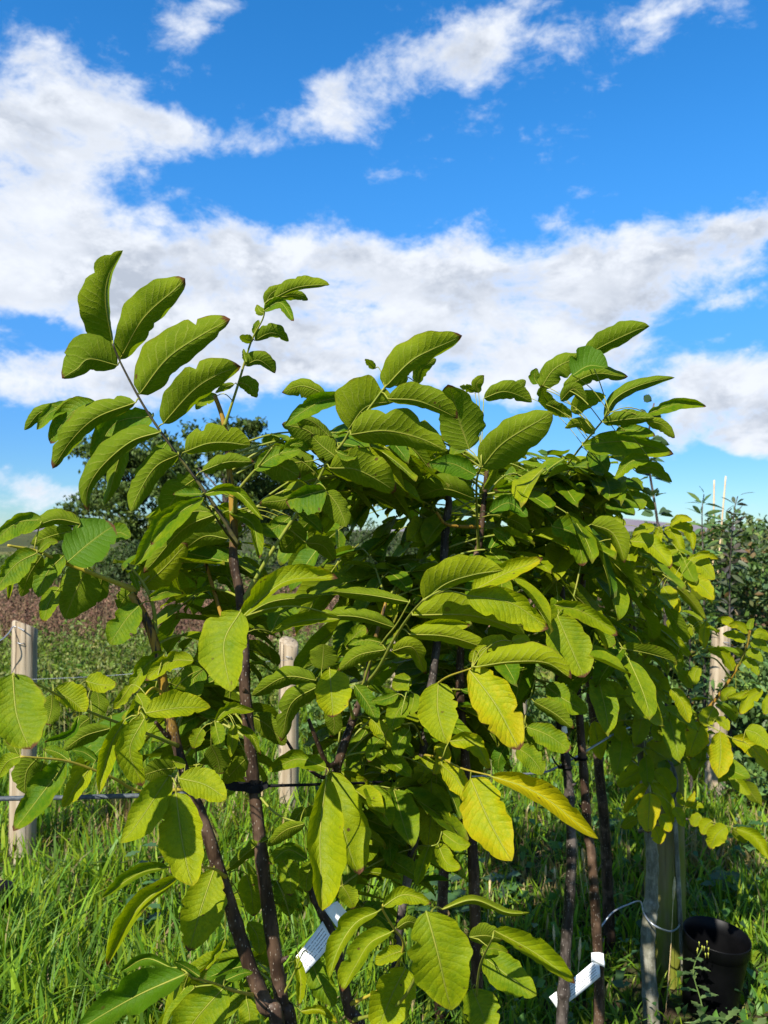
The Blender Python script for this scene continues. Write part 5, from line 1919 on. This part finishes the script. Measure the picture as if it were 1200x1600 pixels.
# ------------------------------------------------------------------ support line, strap, ties
M['rod'] = simple('plastic_coated_line', (0.05, 0.06, 0.068), 0.5, 0.25, scale=160, col2=(0.09, 0.105, 0.115), bstr=.4)
M['rubber'] = simple('black_rubber', (0.006, 0.006, 0.007), 0.75, 0.15, scale=60, col2=(0.012, 0.012, 0.013))
wire('support_line', 'grey support line tied to the leaning walnut stem at the left edge', [(-160, 1254, 1.12), (0, 1248, 1.15), (110, 1246, 1.17), (220, 1243, 1.19), (292, 1240, 1.208)], 0.0038, 'rod', 'support line', 'support lines')
wire('support_line', 'thin dark support line running from the black strap behind the centre leaves', [(395, 1229, 1.292), (450, 1227, 1.31), (485, 1226, 1.34), (600, 1222, 1.48), (720, 1215, 1.62)], 0.0026, 'rubber', 'support line', 'support lines')
wire('support_line', 'pale support line slanting behind the pair of straight walnut stems', [(720, 1214, 1.66), (838, 1208, 1.78), (868, 1200, 1.83), (905, 1180, 1.90), (938, 1160, 1.98), (968, 1143, 2.1), (1010, 1128, 2.3)], 0.0027, 'steel', 'support line', 'support lines')
wire('support_line', 'pale support line hanging in a curve beside the pale trunk', [(1046, 1188, 2.2), (1052, 1200, 2.2), (1057, 1220, 2.2), (1056, 1238, 2.2), (1050, 1252, 2.2)], 0.0045, 'rod', 'support line', 'support lines')

# strap around the tallest stem
iB = int(np.argmin([(proj(p)[1] - 1232) ** 2 for p in T['B'].path]))
cB = T['B'].path[iB]
rB = T['B'].rad[iB]
strap = empty('rubber_strap', tuple(cB))
tag(strap, 'black rubber strap wrapped round the tallest walnut stem', 'strap')
sv, sf = lathe([(rB + .0012, -.0065), (rB + .0042, -.0065), (rB + .0046, .0065), (rB + .0012, .0065)], 24)
mesh_obj('loop', sv, sf + [(k, (k + 1) % 24, 72 + (k + 1) % 24, 72 + k) for k in range(24)], M['rubber'], strap, False)
mb = MB()
a0 = P(348, 1228, 1.262) - Vector(cB)
a1 = P(400, 1231, 1.262) - Vector(cB)
pth = [a0 + (a1 - a0) * q for q in np.linspace(0, 1, 9)]
for k in range(8):
    hgt = .0022 + .0052 * min(1, k / 2.2)
    h2 = .0022 + .0052 * min(1, (k + 1) / 2.2)
    for (h_a, pa, h_b, pb_) in ((hgt, pth[k], h2, pth[k + 1]),):
        vv = [pa + Vector((0, y_, z_)) for z_, y_ in ((-h_a, 0), (h_a, 0), (h_a, .003), (-h_a, .003))] + \
             [pb_ + Vector((0, y_, z_)) for z_, y_ in ((-h_b, 0), (h_b, 0), (h_b, .003), (-h_b, .003))]
        mb.add(vv, [(0, 1, 5, 4), (1, 2, 6, 5), (2, 3, 7, 6), (3, 0, 4, 7)])
mb.build('strap_end', M['rubber'], strap, None, False)
mb = MB()
mb.box(P(413, 1228, 1.262) - Vector(cB), .013, .006, .010, Matrix.Rotation(R(-25), 3, 'Y'))
mb.build('knot', M['rubber'], strap, None, False)


def ztie(tree, py, label, tilt=0.0, wide=.0028):
    i = int(np.argmin([(proj(p)[1] - py) ** 2 for p in tree.path]))
    c_, r_ = tree.path[i], tree.rad[i]
    o = empty('cable_tie', tuple(c_))
    o.rotation_euler = (0, R(tilt), 0)
    tag(o, label, 'cable tie', 'black cable ties')
    lv, lf = lathe([(r_ + .0008, -wide), (r_ + .0024, -wide), (r_ + .0024, wide), (r_ + .0008, wide)], 24)
    mesh_obj('band', lv, lf + [(k, (k + 1) % 24, 72 + (k + 1) % 24, 72 + k) for k in range(24)], M['pot'], o, True)
    b_ = MB()
    b_.box((-r_ - .006, -.002, 0), .009, .006, .007)
    b_.tube([(-r_ - .008, -.002, 0), (-r_ - .02, -.004, .012), (-r_ - .028, -.004, .026)], [.0022, .0022, .0014], 4)
    b_.build('tail', M['pot'], o, None, False)
    return o


ztie(T['G'], 1200, 'black cable tie round the left of the two straight walnut stems', 4)
ztie(T['H'], 1187, 'black cable tie round the right of the two straight walnut stems', -6)

# ------------------------------------------------------------------ printed tree tags
m, t, out = new_mat('printed_tag')
uv = t.new('ShaderNodeUVMap').outputs[0]
sp = t.new('ShaderNodeSeparateXYZ')
t.l.new(uv, sp.inputs[0])
row = t.math('MULTIPLY', sp.outputs[1], 7.0)
fr = t.math('FRACT', row)
rid = t.math('FLOOR', row)
line = t.math('MULTIPLY', t.math('GREATER_THAN', fr, .30), t.math('LESS_THAN', fr, .68))
cv = t.new('ShaderNodeCombineXYZ')
t.l.new(t.math('MULTIPLY', sp.outputs[0], 34.0), cv.inputs[0])
t.l.new(t.math('MULTIPLY', rid, 7.3), cv.inputs[1])
word = t.math('GREATER_THAN', t.noise(cv.outputs[0], 1.0, 2, .7), .45)
cv2 = t.new('ShaderNodeCombineXYZ')
t.l.new(t.math('MULTIPLY', sp.outputs[0], 150.0), cv2.inputs[0])
t.l.new(t.math('MULTIPLY', sp.outputs[1], 40.0), cv2.inputs[1])
glyph = t.math('GREATER_THAN', t.noise(cv2.outputs[0], 1.0, 1, .5), .46)
mar = t.math('MULTIPLY', t.math('GREATER_THAN', sp.outputs[0], .07), t.math('LESS_THAN', sp.outputs[0], .92))
rows = t.math('MULTIPLY', t.math('GREATER_THAN', row, .9), t.math('LESS_THAN', row, 6.2))
ink = t.math('MULTIPLY', t.math('MULTIPLY', line, word), t.math('MULTIPLY', t.math('MULTIPLY', glyph, mar), rows))
tb = principled(t, t.mix(ink, (0.80, 0.82, 0.82), (0.03, 0.03, 0.035)), .45, .4)
t.l.new(tb.outputs[0], out.inputs[0])
M['tag'] = m
M['tag_plain'] = simple('white_label_plastic', (0.80, 0.81, 0.80), .45, .4, scale=30, col2=(0.74, 0.76, 0.75))


def sheet(corners, bend, nu=10, nv=4, thick=.0006):
    """a thin printed strip between four world corners (bl, br, tr, tl), bowed by bend along its normal"""
    bl, br, tr, tl = [np.array(c_) for c_ in corners]
    nrm = np.cross(br - bl, tl - bl)
    nrm /= np.linalg.norm(nrm)
    vs, uv = [], []
    for side_ in (0, 1):
        for j in range(nv + 1):
            for i in range(nu + 1):
                a, b_ = i / nu, j / nv
                p = (bl * (1 - a) + br * a) * (1 - b_) + (tl * (1 - a) + tr * a) * b_
                p = p + nrm * (bend * math.sin(a * math.pi) - side_ * thick)
                vs.append(p)
                uv.append((a, b_) if side_ == 0 else (.001, .001))
    fs = []
    st_ = (nu + 1) * (nv + 1)
    for side_ in (0, 1):
        for j in range(nv):
            for i in range(nu):
                a = side_ * st_ + j * (nu + 1) + i
                q = (a, a + 1, a + nu + 2, a + nu + 1)
                fs.append(q if side_ == 0 else q[::-1])
    rim = [i for i in range(nu + 1)] + [(j) * (nu + 1) + nu for j in range(1, nv + 1)] + \
          [nv * (nu + 1) + i for i in range(nu - 1, -1, -1)] + [j * (nu + 1) for j in range(nv - 1, 0, -1)]
    for k in range(len(rim)):
        a, b_ = rim[k], rim[(k + 1) % len(rim)]
        fs.append((a, a + st_, b_ + st_, b_))
    return vs, fs, uv


def tree_tag(label, strip, head, tree, py, bend):
    c0 = P(*strip[0])
    root = empty('tree_tag', tuple(c0))
    tag(root, label, 'tag', 'white printed tree tags')
    off = np.array(c0)
    v_, f_, u_ = sheet([tuple(P(*q)) for q in strip], bend)
    mesh_obj('printed_strip', np.array(v_) - off, f_, M['tag'], root, True, u_)
    v_, f_, u_ = sheet([tuple(P(*q)) for q in head], -.004)
    mesh_obj('head', np.array(v_) - off, f_, M['tag_plain'], root, True, u_)
    i = int(np.argmin([(proj(p)[1] - py) ** 2 for p in tree.path]))
    c_, r_ = tree.path[i], tree.rad[i]
    rim = [(c_[0] + (r_ + .0012) * math.cos(a), c_[1] + (r_ + .0012) * math.sin(a), c_[2] + .004 * math.sin(a * 2)) for a in np.linspace(0, 2 * math.pi, 25)]
    lp = MB()
    lp.tube(np.array(rim), [.0014] * 25, 6)
    lp.build('loop', M['tag_plain'], root, off)
    return root


tree_tag('white printed tag hanging on the kinked walnut stem, half in shade',
         [(474, 1524, 1.27), (521, 1471, 1.325), (504, 1439, 1.335), (462, 1495, 1.28)],
         [(529, 1453, 1.335), (546, 1430, 1.335), (527, 1408, 1.34), (507, 1422, 1.335)], T['C'], 1460, .004)
tree_tag('white printed tag curling between the pair of straight walnut stems',
         [(872, 1578, 1.845), (938, 1526, 1.835), (936, 1494, 1.835), (858, 1558, 1.845)],
         [(924, 1502, 1.83), (945, 1512, 1.83), (943, 1490, 1.83), (924, 1489, 1.83)], T['H'], 1503, .003)
sm = empty('tree_tag', tuple(P(882, 1140, 1.79)))
tag(sm, 'small white tag fixed high on the left of the straight walnut stems', 'tag', 'white printed tree tags')
v_, f_, u_ = sheet([tuple(P(878, 1148, 1.795)), tuple(P(887, 1145, 1.795)), tuple(P(885, 1133, 1.795)), tuple(P(877, 1136, 1.795))], .001)
mesh_obj('head', np.array(v_) - np.array(P(882, 1140, 1.79)), f_, M['tag_plain'], sm, True, u_)

# wire looped round the mossy post and the pale trunk
wire('tie_wire', 'pale wire looped round the mossy post and pale trunk', [(938, 1450, 2.5), (958, 1425, 2.52), (985, 1412, 2.54), (1001, 1409, 2.50), (1006, 1426, 2.36), (1016, 1441, 2.30), (1032, 1451, 2.30), (1050, 1455, 2.42), (1061, 1446, 2.56), (1063, 1428, 2.66)], 0.0026, 'steel', 'wire')
# thin grey stake right of the post
g0 = gp(1062, 2.58)
sk = empty('stake', g0)
tag(sk, 'thin pale stake leaning against the right side of the mossy post', 'stake')
mb = MB()
pth = spline([g0, tuple(P(1062, 1420, 2.58)), tuple(P(1056, 1300, 2.57)), tuple(P(1050, 1200, 2.56))], 30) - np.array(g0)
mb.tube(pth, np.linspace(.008, .0065, 30) * (1 + .08 * np.sin(np.arange(30) * 1.7)), 8)
mb.build('stick', M['bark_pale'], sk, None, True, {'age': 0.0})


# ------------------------------------------------------------------ weeds that stand out singly
M['weed_stem'] = simple('weed_stem', (0.08, 0.13, 0.03), .6, .2, scale=60, col2=(0.11, 0.16, 0.04))


def weed_plant(name, label, px, dpt, h, n, ll, lw, cols, spread=.25, tip=None, cat='weed', group=None):
    x, y, z = gp(px, dpt)
    base = np.array([x, y, float(ground_z(np.float64(x), np.float64(y)))])
    root = empty(name, tuple(base))
    tag(root, label, cat, group)
    st = MB()
    path = spline([(0, 0, -.02), (.01, .0, h * .4), (-.012, .01, h * .75), (.012, 0, h)], 20)
    st.tube(path, np.linspace(.003, .0012, 20), 6)
    st.build('stem', M['weed_stem'], root)
    vs, fs, cs = [], [], []
    for i in range(n):
        t_ = .12 + .85 * i / n
        p = path[int(t_ * 19)]
        az = i * 2.4
        dr = np.array([math.cos(az), math.sin(az), rng.uniform(.1, .7)])
        dr /= np.linalg.norm(dr)
        sd = np.cross(dr, [0, 0, 1.0])
        sd /= np.linalg.norm(sd)
        L = ll * (1.15 - .6 * t_) * rng.uniform(.8, 1.2)
        o = len(vs)
        # toothed outline
        prof = [(0, .12), (.2, .5), (.3, .3), (.45, .9), (.55, .5), (.7, .75), (.8, .35), (1, 0)]
        for tt, ww_ in prof:
            q = p + dr * L * tt - np.array([0, 0, .35 * L * tt * tt])
            vs += [q - sd * lw * ww_ / 2, q + np.array([0, 0, -.002]), q + sd * lw * ww_ / 2]
        cs += [palette(1, cols)[0]] * 24
        for k in range(7):
            a = o + k * 3
            fs += [(a, a + 1, a + 4), (a, a + 4, a + 3), (a + 1, a + 2, a + 5), (a + 1, a + 5, a + 4)]
    np_obj('foliage', np.array(vs), np.array(fs), np.array(cs), M['foliage'], root)
    if tip is not None:
        for q in range(9):
            fb = MB()
            a = q * 2.4
            cpos = np.array(path[-1]) + np.array([math.cos(a) * .016, math.sin(a) * .016, -.02 + .004 * q])
            fb.tube([cpos - np.array([0, 0, .012]), cpos - np.array([0, 0, .004]), cpos, cpos + np.array([0, 0, .003])], [.0005, .0006, .0022, .0014], 7)
            fb.build('flower_head', M[tip], root)
    return root


M['bud_yellow'] = simple('groundsel_flower', (0.42, 0.40, 0.05), .7, .2, scale=90, col2=(0.26, 0.32, 0.05))
GS = [(0.10, 0.17, 0.05), (0.08, 0.14, 0.04), (0.13, 0.20, 0.06)]
weed_plant('groundsel', 'groundsel with small yellow buds in front of the black pot', 1085, 2.28, .31, 16, .075, .028, GS, tip='bud_yellow')
weed_plant('thistle', 'low feathery weed at the foot of the black pot', 1130, 2.25, .13, 18, .15, .03, GS)
weed_plant('thistle', 'feathery weed rosette at the bottom right corner', 1170, 2.2, .11, 18, .16, .035, GS)
DK = [(0.055, 0.13, 0.04), (0.07, 0.15, 0.045), (0.05, 0.11, 0.045)]
for (px, dp, h, lab) in ((1130, 3.05, .16, 'clump of broad dock leaves behind the black pot'), (1165, 3.5, .2, 'broad dock leaves right of the tall fence post foot'),
                         (790, 3.2, .12, 'broad weed leaves on the grass between the centre stems'), (960, 3.6, .15, 'broad weed leaves behind the pair of straight stems'),
                         (700, 2.9, .22, 'nettle like weed clump below the centre foliage'), (655, 2.8, .2, 'dark weed clump behind the thin shiny stem'),
                         (225, 2.75, .42, 'nettle standing in the grass below the left leaves')):
    weed_plant('dock_plant', lab, px, dp, h, 14, .13 if h < .3 else .10, .075 if h < .3 else .05, DK, group='broad leaved weeds')
M['seed'] = simple('dry_seed_head', (0.50, 0.36, 0.16), .85, .1, scale=120, col2=(0.62, 0.48, 0.26), bstr=.6)
SEEDS = [(868, 1372, 3.1, .035, 'short dry seed head just left of the zip tied straight stem'),
         (902, 1330, 3.0, .05, 'tall dry seed head in the gap between the pair of straight stems'),
         (948, 1295, 3.2, .05, 'tallest dry seed head, right of the pair of straight stems'),
         (866, 1470, 2.6, .04, 'low dry seed head left of the straight stems, above the right tag'),
         (912, 1345, 3.0, .035, 'short dry seed head beside the tall one between the straight stems'),
         (765, 1395, 2.8, .05, 'dry seed head right beside the dark speckled centre stem'),
         (852, 1372, 3.2, .04, 'dry seed head standing on the straw patch in the grass'),
         (935, 1460, 2.5, .04, 'dry seed head directly right of the straight stem with the right tag'),
         (905, 1500, 2.4, .05, 'lowest dry seed head, between the straight stems above the right tag'),
         (1052, 1405, 2.42, .05, 'dry seed head in front of the thick mossy post'),
         (788, 1400, 2.9, .03, 'small dry seed head midway between the centre and straight stems')]
for (px, py, dp, h, lab) in SEEDS:
    x, y, z = P(px, py, dp)
    o = empty('grass_seed_head', (x, y, 0))
    tag(o, lab, 'seed head', 'dry grass seed heads')
    mb = MB()
    lean = rng.uniform(-.04, .04)
    mb.tube(spline([(lean, 0, -.01), (lean * .4, 0, z * .5), (0, 0, z)], 12), [.0011] * 12, 5)
    mb.build('stalk', M['seed'], o)
    mb = MB()
    tq = np.linspace(0, 1, 9)
    mb.tube(np.stack([-lean * .2 * tq, 0 * tq, z - .005 + h * 1.5 * tq], 1), .0042 * np.sin(np.clip(tq * .9 + .08, 0, 1) * math.pi) + .0006, 7, jitter=.25)
    mb.build('ear', M['seed'], o)
